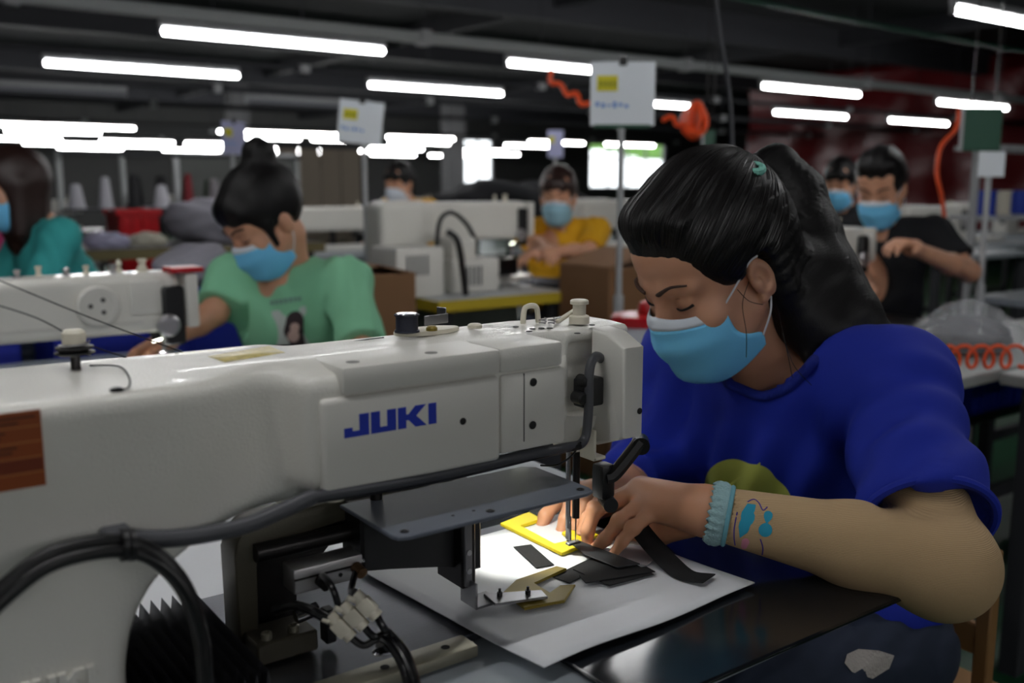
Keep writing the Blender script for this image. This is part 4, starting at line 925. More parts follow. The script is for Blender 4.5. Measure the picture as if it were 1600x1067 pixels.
# the chair she sits on
cp = AT(1551, 858, 1.46)
CH = thing('chair', 'brown wooden chair under the woman in blue', 'chair', (1.3, .865, 0))
box('seat', (1.10, .67, .375), (1.50, 1.06, .40), WOOD, CH, .006, 2)
for x, y in ((1.13, .70), (1.13, 1.03), (1.47, .70), (1.47, 1.03)): box('leg', (x - .02, y - .02, 0), (x + .02, y + .02, .375), WOOD, CH, .003, 1)
for y in (cp[1], cp[1] + .34): box('back_post', (cp[0] - .012, y - .012, .38), (cp[0] + .012, y + .012, cp[2]), WOOD, CH, .003, 1)
for z in (.48, cp[2] - .07): box('back_slat', (cp[0] - .008, cp[1], z), (cp[0] + .008, cp[1] + .34, z + .05), WOOD, CH, .003, 1)
# ------------------------------------------------------------------ other workers
def worker(label, hc, head=(0, .4, 0), body=0.0, shirt=None, hair=None, hairstyle='short', arms=None, mask=True, pants=None, lean=.16, res=.007, group='workers at the machines behind', sleeve=.75, maskmat=None):
    hc = np.array(hc, float); HMw = headmat(*head); f = np.array([-math.cos(body), -math.sin(body), 0]); lf = np.array([f[1] * -1, f[0], 0])   # lf: towards the left hand
    T = thing('person', label, 'person', (hc[0] - f[0] * lean, hc[1] - f[1] * lean, 0), group)
    loc = lambda p: HMw @ np.array(p, float) + hc
    nb = hc - f * .085 - np.array([0, 0, .135]); sL, sR = nb + lf * .175 - np.array([0, 0, .015]) , nb - lf * .175 - np.array([0, 0, .015])
    pel = np.array([hc[0] - f[0] * (lean + .06), hc[1] - f[1] * (lean + .06), .52]); mid = nb * .5 + pel * .5 - f * -.01
    (eL, wL), (eR, wR) = arms or ((sL + f * .12 + lf * .05 - [0, 0, .22], sL + f * .33 - lf * .08 - [0, 0, .24]), (sR + f * .12 - lf * .05 - [0, 0, .22], sR + f * .33 + lf * .08 - [0, 0, .24]))
    eL, wL, eR, wR = (np.array(q, float) for q in (eL, wL, eR, wR))
    bp = xf(head_prims(False), HMw, hc) + [cone(loc((0, -.03, -.05)), nb, .05, .055, .03)] + arm_prims(sL, eL, wL, .9) + arm_prims(sR, eR, wR, .9)
    bp += hand_prims(wL, wL - eL, (0, 0, 1), .7, 1) + hand_prims(wR, wR - eR, (0, 0, 1), .7, -1) + [cone(nb - [0, 0, .05], pel, .09, .11, .05)]
    b0, b1 = bounds([loc((a, b, c)) for a in (-.08, .08) for b in (-.1, .12) for c in (-.12, .14)] + [sL, sR, eL, eR, wL + (wL - eL) * .8, wR + (wR - eR) * .8, pel], .08)
    bo = sdf_obj('body', [(bp, b0, b1, res)], SKIN, T, it=1)
    Rb = np.stack([f, lf, np.array([0, 0, 1.0])], 1)
    sp = [ell(nb - [0, 0, .10] - f * .005, (.105, .165, .14), .05, 'u', Rb), ell(mid, (.115, .155, .18), .07, 'u', Rb), ell(pel + [0, 0, .02], (.13, .165, .12), .06, 'u', Rb), cone(nb - [0, 0, .01], sL, .055, .06, .05), cone(nb - [0, 0, .01], sR, .055, .06, .05)]
    for s_, e_ in ((sL, eL), (sR, eR)):
        en = s_ + (e_ - s_) * sleeve; sp += [cone(s_, en, .062, .060, .04)]
    for s_, e_ in ((sL, eL), (sR, eR)):
        en = s_ + (e_ - s_) * sleeve; d = (e_ - s_) / np.linalg.norm(e_ - s_); sp += [cutend(en, d, .10)]
    nd = loc((0, -.03, -.05)) - nb; nd = nd / np.linalg.norm(nd); sp += [cone(nb + nd * .005, nb + nd * .2, .060, .072, .006, 's')]
    c0, c1 = bounds([sL, sR, eL, eR, pel, nb], .15)
    sh = sdf_obj('tshirt', [(sp, c0, c1, res, lambda P: .003 * np.sin(45 * P[..., 1] + 25 * P[..., 2] + 8 * np.sin(20 * P[..., 0])))], shirt, T, it=1)
    kn = pel + f * .42 + [0, 0, .03]
    lp = [ell(pel, (.14, .17, .1), .05, 'u', Rb)]
    for s in (-1, 1): k_ = kn + lf * s * .1; lp += [cone(pel + lf * s * .09, k_, .082, .06, .04), cone(k_, k_ * [1, 1, 0] + [0, 0, .05] - f * .03, .058, .04, .03), ell(k_ * [1, 1, 0] + [0, 0, .04] + f * .03, (.11, .045, .04), .03, 'u', Rb)]
    d0, d1 = bounds([pel, kn, kn * [1, 1, 0]], .22); d0[2] = -.01
    sdf_obj('trousers', [(lp, d0, d1, .012)], pants or DENIM, T, it=1)
    hp_ = [ell((0, -.020, .058), (.086, .114, .106), .01), half((0, .026, .0), (0, 1, -.85), .012), rbx((-.2, -.04, -.2), (.2, .2, .008), .008, .012, 's')]
    ex = []; dl_ = HMw.T @ np.array([0, 0, -1.0])
    if hairstyle == 'bun': hp_ += [ell((0, -.09, .155), (.042, .042, .042), .02), ell((0, .066, .085), (.062, .03, .042), .02), cone((.066, .03, .03), (.068, .035, -.03), .012, .006, .01), cone((-.066, .03, .03), (-.068, .035, -.03), .012, .006, .01)]; ex = [(0, -.14, .2)]
    if hairstyle == 'long': hp_ += [cone((0, -.04, .03), np.array((0, -.04, .03)) + dl_ * .20, .085, .07, .03), cone((.06, .0, .03), np.array((.06, 0, .03)) + dl_ * .16, .035, .03, .03), cone((-.06, .0, .03), np.array((-.06, 0, .03)) + dl_ * .16, .035, .03, .03)]; ex = [np.array((s, -.04, .03)) + dl_ * .3 for s in (-.1, .1)]
    if hairstyle == 'short': hp_ += [ell((0, .03, .125), (.07, .062, .035), .03), ell((0, -.08, .02), (.075, .04, .08), .03)]
    if hairstyle == 'fringe': hp_ += [ell((0, .075, .075), (.06, .022, .035), .02), cone((0, -.06, .02), (0, -.07, -.06), .08, .06, .03)]; ex = [(0, -.1, -.14)]
    h0, h1 = bounds([loc((a, b, c)) for a in (-.1, .1) for b in (-.15, .12) for c in (-.1, .18)] + [loc(e) for e in ex], .02)
    sdf_obj('hair', [(xf(hp_, HMw, hc), h0, h1, .006, lambda P: .0015 * np.sin(((P - hc) @ HMw)[..., 0] * 160))], hair or HAIR, T, it=1)
    if mask: add_mask(T, HMw, hc, 1, True, maskmat)
    for s in (-1, 1): obj('eyebrow', tube(B(), place(np.array([(s * .013, .098, .0435), (s * .030, .0945, .052), (s * .050, .077, .049)]), HMw, hc), .003, 6, 3), BROW, bo); obj('eyelash', tube(B(), place(np.array([(s * .0175, .0850, .0165), (s * .032, .0885, .0118), (s * .0465, .0800, .0175)]), HMw, hc), .0014, 6, 3), mat('lash', (24, 16, 15), .8), bo)
    # stool
    ST = thing('stool', 'low dark stool under the ' + label.split(',')[0], 'stool', (pel[0], pel[1], 0)); obj('seat', lathe(B(), (pel[0], pel[1], .39), (0, 0, 1), [(.15, 0), (.16, .01), (.16, .03), (.14, .04), (.01, .04)]), BLACKP, ST)
    for k in range(4): a = k * math.pi / 2 + .6; obj('leg', cyl(B(), (pel[0] + .1 * math.cos(a), pel[1] + .1 * math.sin(a), .40), (pel[0] + .15 * math.cos(a), pel[1] + .15 * math.sin(a), 0), .012, n=8), DSTEEL, ST)
    return T, sh, bo
MINT = mat('mint_jersey', (138, 206, 164), .85, bump=(900, .2)); TEAL = mat('teal_jersey', (60, 172, 170), .85); YEL = mat('amber_jersey', (224, 166, 16), .85); BLK = mat('black_jersey', (18, 19, 24), .85); PINK = mat('pink_jersey', (216, 84, 140), .85)
# green T-shirt
gh = AT(418, 352, 2.45)
T, gs, gb_ = worker('woman in a mint green T-shirt with a hair bun, bent over her machine', gh, (.12, .62, .0), .62, MINT, HAIR, 'bun', arms=((AT(570, 560, 2.32), AT(470, 575, 2.25)), (AT(335, 488, 2.52), AT(262, 530, 2.42))), lean=.18, res=.006, sleeve=.85)
drape('photo_print', gs, [(425, 486), (478, 478), (486, 545), (432, 552)], mat('print_pale', (196, 206, 200), .8), gs, .004)
drape('print_hair', gs, blob([(462, 498, 13), (460, 516, 15), (466, 536, 12)], 36), mat('print_dark', (58, 46, 50), .8), gs, .006)
drape('print_face', gs, blob([(462, 510, 7), (460, 524, 9)], 30), mat('print_face', (206, 176, 166), .8), gs, .008)
for k in range(7): drape('print_letter', gs, [(424 + k * 7, 470 - k), (429 + k * 7, 469 - k), (429 + k * 7, 476 - k), (424 + k * 7, 477 - k)], mat('print_grey', (120, 150, 140), .8), gs, .004)
obj('wrist_watch', cyl(B(), AT(254, 518, 2.41), AT(262, 524, 2.43), .033, n=16), mat('bracelet', (150, 130, 90), .4, .5), gb_)
# teal and pink at the left edge
worker('woman in a teal T-shirt with long brown hair, at the left edge', AT(24, 302, 3.3), (.12, .28, 0), .1, TEAL, HAIRB, 'long', lean=.2, arms=None)
worker('person in pink mostly cut off by the left edge', AT(-48, 330, 3.9), (.1, .3, 0), .0, PINK, HAIR, 'fringe')
worker('woman in yellow with a light mask, facing the camera behind the middle machine', AT(872, 312, 4.5), (.75, .15, 0), .75, YEL, HAIRB, 'fringe', lean=.1, arms=((AT(920, 392, 4.4), AT(850, 395, 4.2)), (AT(835, 380, 4.55), AT(855, 390, 4.2))), sleeve=.85, maskmat=mat('mask_pale', (150, 196, 214), .75))
worker('woman in yellow with her mask pulled down, farther back', AT(624, 290, 6.3), (.45, .25, 0), .3, YEL, HAIR, 'fringe', maskmat=MASKW, lean=.12)
worker('man in a black T-shirt raising one hand beside his machine', AT(1376, 300, 3.45), (.35, .42, 0), .45, BLK, HAIR, 'short', lean=.14, arms=((AT(1515, 425, 3.35), AT(1428, 388, 3.1)), (AT(1345, 440, 3.5), AT(1350, 450, 3.2))), sleeve=.7)
worker('woman in black with a blue mask, seen behind the man in black', AT(1312, 292, 5.2), (.35, .25, 0), .3, BLK, HAIR, 'fringe', lean=.1)
# ------------------------------------------------------------------ machines and tables behind
def table(label, x0, y0, x1, y1, z=.76, mt=TABLE, edge=None, group=None):
    t = thing('work_table', label, 'table', ((x0 + x1) / 2, (y0 + y1) / 2, 0), group)
    obj('table_top', bx(B(), (x0, y0, z - .03), (x1, y1, z), .004, 1), mt, t)
    if edge: obj('edge_band', bx(B(), (x0 - .004, y0 - .004, z - .046), (x1 + .004, y0, z - .002), .001, 1), edge, t); obj('edge_band', bx(B(), (x0 - .004, y0, z - .046), (x0, y1, z - .002), .001, 1), edge, t)
    for lx in (x0 + .06, x1 - .06):
        for ly in (y0 + .06, y1 - .06): obj('leg', bx(B(), (lx - .022, ly - .022, 0), (lx + .022, ly + .022, z - .03)), DBEAM, t)
    obj('crossbar', bx(B(), (x0 + .06, y1 - .08, .2), (x1 - .06, y1 - .05, .24)), DBEAM, t)
    return t
def machine(label, nx, ny, z=.76, L=.62, s=1.0, lamp=False, group='sewing machines at the workstations behind', motor=False, h=(.155, .29)):
    """white long-arm machine; needle at (nx, ny), arm running to -x"""
    t = thing('sewing_machine', label, 'sewing machine', (nx - L * .5, ny, z), group); h0, h1 = z + h[0], z + h[1]
    bd = [rbx((nx - L, ny - .065, h0), (nx + .03, ny + .055, h1), .018, .02), rbx((nx - L - .02, ny - .075, z), (nx - L + .19, ny + .07, h1 - .01), .02, .05)]
    sdf_obj('arm_casting', [(bd, (nx - L - .06, ny - .12, z - .01), (nx + .08, ny + .1, h1 + .03), .008)], WHITE, t)
    obj('bed', bx(B(), (nx - L, ny - .08, z), (nx + .06, ny + .08, z + .035), .006, 2), WHITE2, t)
    obj('face_cover', bx(B(), (nx + .032, ny - .09, h0 + .01), (nx + .062, ny - .03, h1 - .004), .006, 2), WHITE2, t)
    obj('needle_bar', cyl(B(), (nx, ny, h0), (nx, ny, z + .06), .006, n=10), STEEL, t); obj('presser_foot', bx(B(), (nx - .014, ny - .012, z + .038), (nx + .02, ny + .012, z + .062), .003, 1), STEEL, t)
    obj('takeup_mechanism', bx(B(), (nx - .02, ny - .085, h0 - .03), (nx + .03, ny - .066, h1 - .03), .006, 1), BLACKP, t)
    obj('tension_dial', lathe(B(), (nx - .012, ny - .085, h0 + .02), (0, -1, 0), [(.026, 0), (.026, .012), (.02, .018), (.004, .018)]), ALU, t)
    obj('thread_knob', lathe(B(), (nx - .04, ny, h1), (0, 0, 1), [(.012, 0), (.012, .01), (.008, .012), (.008, .022), (.011, .024), (.011, .03), (.002, .03)]), PLASTIC, t)
    obj('thread_knob', lathe(B(), (nx - .09, ny + .01, h1), (0, 0, 1), [(.01, 0), (.004, .012), (.008, .02), (.002, .03)]), PLASTIC, t)
    if motor:
        o = obj('control_box', bx(B(), (nx - L - .10, ny - .34, z), (nx - L + .12, ny - .12, z + .20), .012, 2), WHITE2, t)
        for k in range(5): obj('vent_slot', bx(B(), (nx - L - .055 + k * .022, ny - .343, z + .09), (nx - L - .045 + k * .022, ny - .339, z + .17)), mat('vent_shadow', (96, 98, 100), .8), o)
        o = obj('motor_housing', bx(bx(B(), (nx - L + .18, ny - .30, z), (nx - L + .42, ny - .13, z + .14), .012, 2), (nx - L + .20, ny - .28, z + .13), (nx - L + .32, ny - .15, z + .23), .02, 3), WHITE2, t)
        for k in range(4): obj('vent_slot', bx(B(), (nx - L + .25 + k * .022, ny - .303, z + .03), (nx - L + .26 + k * .022, ny - .299, z + .11)), mat('vent_shadow', (96, 98, 100), .8), o)
        obj('cable', tube(B(), [(nx - L + .13, ny - .34, z + .26), (nx - L + .17, ny - .36, z + .22), (nx - L + .19, ny - .37, z + .08), (nx - L + .2, ny - .37, z)], .014, 8, 6), RUBBER, t)
        obj('cable', tube(B(), [(nx - L + .17, ny - .2, z + .1), (nx - L + .18, ny - .2, z + .28), (nx - L + .24, ny - .2, z + .33), (nx - L + .33, ny - .18, z + .28), (nx - L + .4, ny - .15, z + .2)], .010, 8, 6), RUBBER, t)
        obj('feed_frame', bx(B(), (nx - .3, ny - .12, z + .04), (nx - .05, ny + .02, z + .12), .01, 2), DSTEEL, t)
    if lamp:
        o = obj('work_lamp', cyl(B(), (nx - .03, ny - .03, h0), (nx - .025, ny - .035, h0 - .02), .012, n=12), BLACKP, t)
        obj('lamp_lens', cyl(B(), (nx - .025, ny - .035, h0 - .02), (nx - .0245, ny - .0355, h0 - .0225), .011, n=12), mat('led_lens', (255, 255, 255), .4, emit=((250, 255, 235), 14.0)), o)
        ld_ = bpy.data.lights.new('work_lamp_light', 'SPOT'); ld_.energy = 2.2; ld_.spot_size = math.radians(120); ld_.spot_blend = .6; ld_.shadow_soft_size = .01
        q = bpy.data.objects.new('work_lamp_light', ld_); COL.objects.link(q); q.location = (nx - .024, ny - .036, h0 - .026); q.parent = o; q.matrix_parent_inverse = wmat(o).inverted()
    return t
# machine of the woman in green, with its round three-hole cover
NY2 = 2.345
mc = machine('white sewing machine with a round three-hole cover in front of the mint shirt', .66, NY2, .745, L=1.02, lamp=True, h=(.115, .255))
p = ONY(152, 478, NY2 - .066)
dl = obj('round_cover', lathe(B(), (p[0], NY2 - .063, p[2]), (0, -1, 0), [(.046, 0), (.046, .016), (.042, .020), (.03, .020), (.029, .017), (.002, .017)], 32), WHITE2, mc)
for a in (175, 55, -55): obj('finger_hole', lathe(B(), (p[0] + .017 * math.cos(math.radians(a)), NY2 - .0802, p[2] + .017 * math.sin(math.radians(a))), (0, -1, 0), [(.0055, 0), (.0055, .001), (.001, .001)], 12), mat('hole_grey', (84, 82, 80), .8), dl)
p0, p1 = ONY(204, 492, NY2 - .066), ONY(250, 437, NY2 - .066); obj('square_plate', bx(B(), (p0[0], NY2 - .074, p0[2]), (p1[0], NY2 - .062, p1[2]), .003, 2), WHITE2, mc)
obj('ledge', bx(B(), (-.36, NY2 - .068, .885), (.60, NY2 - .058, .892), .002, 1), WHITE2, mc)
obj('red_strip', bx(B(), (.66, NY2 - .095, 1.0), (.735, NY2 - .02, 1.012), .002, 1), REDP, mc)
for k in range(6): obj('thread_clip', lathe(B(), (.30 + k * .05, NY2 + .02 * (-1) ** k, 1.0), (0, 0, 1), [(.009, 0), (.005, .008), (.008, .014 + .004 * (k % 3)), (.002, .02)], 12), ALU if k % 2 else PLASTIC, mc)
table('pale table under the machine of the woman in green', -.7, 1.75, .80, 2.75, .745)
def crate(label, lo, hi, mt=BLUECRATE, group=None):
    lo, hi = np.array(lo), np.array(hi); t = thing('plastic_crate', label, 'crate', tuple((lo + hi) / 2 * [1, 1, 0] + [0, 0, lo[2]]), group); w_ = .012
    obj('crate_bottom', bx(B(), lo, (hi[0], hi[1], lo[2] + w_)), mt, t)
    for a, b in (((lo[0], lo[1]), (hi[0], lo[1] + w_)), ((lo[0], hi[1] - w_), (hi[0], hi[1])), ((lo[0], lo[1]), (lo[0] + w_, hi[1])), ((hi[0] - w_, lo[1]), (hi[0], hi[1]))): obj('crate_wall', bx(B(), (a[0], a[1], lo[2]), (b[0], b[1], hi[2]), .003, 1), mt, t)
    obj('crate_rim', bx(bx(B(), (lo[0] - .012, lo[1] - .012, hi[2] - .03), (hi[0] + .012, lo[1], hi[2]), .003, 1), (lo[0] - .012, hi[1], hi[2] - .03), (hi[0] + .012, hi[1] + .012, hi[2]), .003, 1), mt, t)
    for k in range(4): x = lo[0] + (hi[0] - lo[0]) * (k + .5) / 4; obj('crate_rib', bx(B(), (x - .01, lo[1] - .006, lo[2]), (x + .01, lo[1], hi[2] - .03)), mt, t)
    return t
crate('blue plastic crate behind the machine of the woman in green', (.50, 2.82, .62), (1.12, 3.12, .90))
crate('blue plastic crate farther left, behind the same machine', (-.30, 2.82, .62), (.42, 3.12, .86))
table('low bench carrying the two blue crates', -.5, 2.80, 1.2, 3.16, .62, WOOD)
def bundle(label, c, r, mt, seed=0, cat='cloth', name='cloth_bundle', group=None):
    rnd = random.Random(seed); c = np.array(c, float); p = [ell(c, r, .03)]
    for k in range(7): p.append(ell(c + np.array([rnd.uniform(-.6, .6) * r[0], rnd.uniform(-.6, .6) * r[1], rnd.uniform(-.2, .55) * r[2]]), np.array(r) * rnd.uniform(.35, .55), .03))
    p.append(half((c[0], c[1], c[2] - r[2] * .8), (0, 0, -1), .01))
    rs = max(r) / 26
    return tag(sdf_obj(name, [(p, c - np.array(r) * 1.5, c + np.array(r) * 1.6, rs, lambda P: rs * .8 * np.sin(P[..., 0] * 60 / max(r) / 8 + 3 * np.sin(P[..., 2] * 8 / max(r))))], mt, None), label, cat, group)
bundle('dark cloth pieces heaped at the left edge of the pale table', (-.12, 2.02, .775), (.26, .12, .05), DARKCLOTH, 3)
bundle('lilac-grey cloth gathered above the black heap behind the left machine', (.95, 3.0, .95), (.12, .1, .07), GREYCLOTH, 5)
# crowd of things along the left back
def pt(x, y, D): return AT(x, y, D)
def shelf(label, x0, y0, D, w_, h_, n, seed, cols):
    c = AT(x0, y0, D); rnd = random.Random(seed)
    t = thing('thread_rack', 'steel thread ' + label, 'rack', (c[0], c[1], 0)); x, y, z1 = c[0], c[1], c[2]
    for xx in (x, x + w_): obj('upright', bx(B(), (xx - .015, y - .015, 0), (xx + .015, y + .015, z1)), BEAMM, t)
    for k in range(n):
        z = z1 - h_ * k / max(1, n - 1) - .02; obj('shelf_bar', bx(B(), (x, y - .09, z), (x + w_, y + .09, z + .015)), DBEAM, t)
    for k in range(n):
        z = z1 - h_ * k / max(1, n - 1) - .005
        for j in range(int(w_ / .16)):
            if rnd.random() < .15 or k == 0: continue
            xx = x + .08 + j * .16; r = rnd.uniform(.035, .055); hh = rnd.uniform(.12, .2)
            tag(obj('thread_cone', lathe(B(), (xx, y, z), (0, 0, 1), [(r, 0), (r, .01), (r * .92, .012), (r * .55, hh), (r * .3, hh + .012), (.002, hh + .012)], 14), rnd.choice(cols)), 'cone of thread, %s on the %s shelf of the %s' % (ORD[j], ORD[k], label), 'thread cone', 'thread cones on the racks')
    return t
TC = [mat('thread_white', (190, 190, 198), .7), mat('thread_red', (120, 26, 36), .7), mat('thread_green', (60, 74, 60), .7), mat('thread_grey', (120, 116, 120), .7), mat('thread_black', (30, 30, 34), .7)]
shelf('rack behind the woman in teal', 90, 236, 5.4, 1.1, .95, 4, 1, TC)
shelf('rack between the two left women', 190, 240, 6.2, 1.2, .95, 4, 2, TC)
c = AT(270, 245, 7.4)
fr = thing('display_frame', 'grey framed board standing behind the woman in green', 'board', (c[0], c[1], 0))
obj('board', bx(B(), (c[0], c[1], .7), (c[0] + 1.0, c[1] + .02, c[2])), mat('board_grey', (84, 86, 84), .8), fr)
for a, b in (((0, .68), (.04, 0)), ((.98, .68), (1.02, 0))): obj('frame_post', bx(B(), (c[0] + a[0], c[1] - .02, 0), (c[0] + b[0], c[1] + .03, c[2] + .03)), FIXM, fr)
obj('frame_rail', bx(B(), (c[0], c[1] - .02, c[2]), (c[0] + 1.02, c[1] + .03, c[2] + .04)), FIXM, fr)
tk = AT(250, 385, 4.3)
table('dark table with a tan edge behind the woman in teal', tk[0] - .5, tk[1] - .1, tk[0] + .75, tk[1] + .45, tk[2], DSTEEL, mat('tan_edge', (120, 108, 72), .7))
bundle('crumpled grey fabric bundle on the tan-edged table', (tk[0] + .35, tk[1] + .3, tk[2] + .09), (.24, .18, .12), GREYCLOTH, 9)
bundle('small lilac cloth on the tan-edged table', (tk[0] - .2, tk[1] + .1, tk[2] + .02), (.10, .08, .04), mat('lilac_cloth', (176, 174, 200), .9), 11)
bundle('small cream cloth on the tan-edged table', (tk[0] - .02, tk[1] + .1, tk[2] + .02), (.08, .08, .035), mat('cream_cloth', (190, 186, 170), .9), 12)
c = AT(214, 345, 5.2); crate('red plastic bin behind the tan-edged table', (c[0] - .10, c[1], .6), (c[0] + .12, c[1] + .25, c[2] + .06), REDP)
table('low table under the red bin', c[0] - .2, c[1] - .05, c[0] + .3, c[1] + .4, .6, TABLE)
c = AT(160, 395, 4.6); tag(box('grey_cabinet', (c[0] - .40, c[1] + .05, 0), (c[0] - .14, c[1] + .35, c[2] + .1), mat('cabinet_grey', (112, 116, 124), .6), None, .01, 2), 'grey cabinet between the teal shirt and the tan-edged table', 'cabinet')
# cartons
def carton(label, lo, hi):
    lo, hi = np.array(lo), np.array(hi); t = thing('carton', label, 'box', tuple((lo + hi) / 2 * [1, 1, 0]))
    obj('carton_body', bx(B(), lo, hi, .004, 1), CARD, t)
    for s in (0, 1): obj('flap', bx(B(), (0, 0, 0), ((hi[0] - lo[0]) * .48, hi[1] - lo[1], .005), 0, 1, Matrix.Translation(V((lo[0] if s == 0 else hi[0], lo[1], hi[2]))) @ Matrix.Rotation(math.radians(14 if s == 0 else 166), 4, 'Y').inverted()), CARD, t)
    return t
c = AT(606, 424, 3.2); carton('brown carton standing behind the woman in green', (c[0] - .2, c[1] - .1, 0), (c[0] + .05, c[1] + .25, c[2]))
c = AT(890, 412, 4.05); carton('brown carton right of the yellow-edged table', (c[0] - .04, c[1] - .3, 0), (c[0] + .5, c[1] + .02, c[2]))
# yellow-edged table and middle machine
YE = mat('yellow_edge', (190, 166, 40), .6)
table('pale table with a yellow edge under the middle sewing machine', 1.93, 3.15, 2.58, 3.95, .76, mat('pale_top', (176, 180, 180), .5), YE)
machine('white sewing machine with vented motor boxes on the yellow-edged table', 2.62, 3.62, .76, L=.70, lamp=True, motor=True, h=(.20, .37))
c = ONZ(760, 490, .4); tag(box('treadle_cabinet', (2.1, 3.4, 0), (2.5, 3.8, .70), mat('cabinet_green_grey', (110, 118, 112), .7), None, .01, 2), 'grey control cabinet under the yellow-edged table', 'cabinet')
table('dark table in front of the woman in yellow', 2.60, 3.3, 3.1, 3.95, .77, DARKCLOTH)
# black heap, white machine and boards farther back
c = AT(800, 305, 7.5); bundle('black fabric heap before the far window', (c[0], c[1], 1.03), (.75, .3, .2), BLK, 21)
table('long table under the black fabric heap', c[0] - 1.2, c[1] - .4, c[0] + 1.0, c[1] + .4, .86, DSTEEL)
c = AT(510, 345, 5.6); machine('white sewing machine in the back between green and yellow workers', c[0] + .3, c[1], .82, L=.8, h=(.12, .26)); table('table of the back white sewing machine', c[0] - .7, c[1] - .35, c[0] + .6, c[1] + .35, .82)
c = AT(985, 335, 5.6); machine('white sewing machine half hidden behind the metal pole', c[0] + .2, c[1], .84, L=.6, h=(.12, .28)); table('table right of the woman in yellow', c[0] - .6, c[1] - .35, c[0] + .7, c[1] + .35, .84)
BEIGE = mat('beige_board', (150, 138, 124), .8)
pr0, pr1 = ONY(436, 300, 10.5), ONY(565, 300, 10.5)
pn = thing('partition', 'beige partition boards behind the back sewing machine', 'partition', (pr0[0], 10.5, 0))
for k in range(4): w_ = (pr1[0] - pr0[0]) / 4; obj('panel', bx(B(), (pr0[0] + w_ * k + .01, 10.5, .05), (pr0[0] + w_ * (k + 1) - .01, 10.54, 1.62), .004, 1), BEIGE, pn)
obj('rail', bx(B(), (pr0[0], 10.48, 1.62), (pr1[0], 10.56, 1.68)), DBEAM, pn)
for k, (x, D) in enumerate(((60, 9.0), (330, 10), (640, 10.5), (880, 9.0), (1130, 8.5), (300, 13), (760, 13), (1060, 12))):
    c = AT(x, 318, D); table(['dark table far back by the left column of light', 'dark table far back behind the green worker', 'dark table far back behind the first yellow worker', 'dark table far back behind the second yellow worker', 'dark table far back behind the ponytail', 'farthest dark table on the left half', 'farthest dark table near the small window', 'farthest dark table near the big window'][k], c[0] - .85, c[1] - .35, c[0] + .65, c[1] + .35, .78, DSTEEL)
    machine(['white machine far back by the left edge', 'white machine far back behind the green worker', 'white machine far back behind the first yellow worker', 'white machine far back behind the second yellow worker', 'white machine far back behind the ponytail', 'farthest white machine on the left half', 'farthest white machine near the small window', 'farthest white machine near the big window'][k], c[0] + .3, c[1], .78, L=.6)
    bundle(['grey cloth far back by the left edge', 'dark cloth far back behind the green worker', 'dark cloth far back behind the first yellow worker', 'brown carton-coloured cloth far back by the second yellow worker', 'dark cloth far back behind the ponytail', 'grey cloth on the farthest left table', 'dark cloth on the farthest middle table', 'grey cloth on the farthest right table'][k], (c[0] - .55, c[1], .86), (.25, .22, .11), [GREYCLOTH, DARKCLOTH, BLK, CARD, DARKCLOTH, GREYCLOTH, BLK, GREYCLOTH][k], 30 + k)
# ------------------------------------------------------------------ poles with cards
def pole_card(label, x, ytop, ybot, D, w_, h_, yaw, tilt=0, notes=True, mt=PAPER, lines=True):
    top = AT(x, ytop, D); bot = AT(x, ybot, D)
    t = thing('card_stand', label, 'sign', (bot[0], bot[1], 0))
    obj('pole', cyl(B(), (top[0], top[1], .0), (top[0], top[1], top[2] - h_ * .1), .010, n=10), FIXM, t)
    obj('pole_joint', cyl(B(), (top[0], top[1], .80), (top[0], top[1], .86), .016, n=10), FIXM, t)
    M_ = Matrix.Translation((top[0], top[1], top[2])) @ Matrix.Rotation(yaw, 4, 'Z') @ Matrix.Rotation(tilt, 4, 'Y')
    cdo = obj('card', bx(B(), (-w_ / 2, -.014, -h_), (w_ / 2, -.011, 0), 0, 1, M_), mt, t)
    if notes: obj('yellow_note', bx(B(), (-w_ * .40, -.0155, -h_ * .46), (-w_ * .08, -.014, -h_ * .22), 0, 1, M_), STICKY, cdo); [obj('note_writing', bx(B(), (-w_ * .36 + k * w_ * .07, -.0162, -h_ * .40), (-w_ * .32 + k * w_ * .07, -.0155, -h_ * .30), 0, 1, M_), mat('note_ink', (150, 150, 30), .7), cdo) for k in range(4)]
    if lines:
        for k in range(6): obj('blue_writing', bx(B(), (-w_ * .42 + k * w_ * .09, -.0155, -h_ * (.70 + .02 * (k % 2))), (-w_ * .36 + k * w_ * .09, -.014, -h_ * (.63 + .02 * (k % 3))), 0, 1, M_), mat('blue_marker', (130, 170, 226), .7), cdo)
        obj('clip', bx(B(), (-.012, -.018, -.012), (.012, -.008, .016), .003, 1, M_), BLACKP, cdo)
    return t, M_
YC = math.radians(-36)
t, M_ = pole_card('white card with a yellow note on the pole above the woman in blue', 973, 97, 480, 2.9, .195, .188, YC)
obj('green_edge', bx(B(), (-.085, -.016, -.195), (.085, -.010, -.185), 0, 1, M_), GREENB, t)
pole_card('tilted white card with a yellow note behind the woman in green', 567, 158, 415, 4.0, .185, .175, YC, .12)
pole_card('narrow card seen nearly edge-on above the hair bun', 361, 190, 330, 4.6, .19, .155, math.radians(35), 0, True, mat('lilac_card', (176, 178, 214), .6))
pole_card('small lilac card hanging above the woman in yellow', 868, 204, 300, 6.2, .10, .17, YC, 0, True, MATS['lilac_card'], False)
pole_card('small white card on the rack at the right edge', 1548, 237, 420, 3.3, .09, .085, YC, 0, False, PAPER, False)
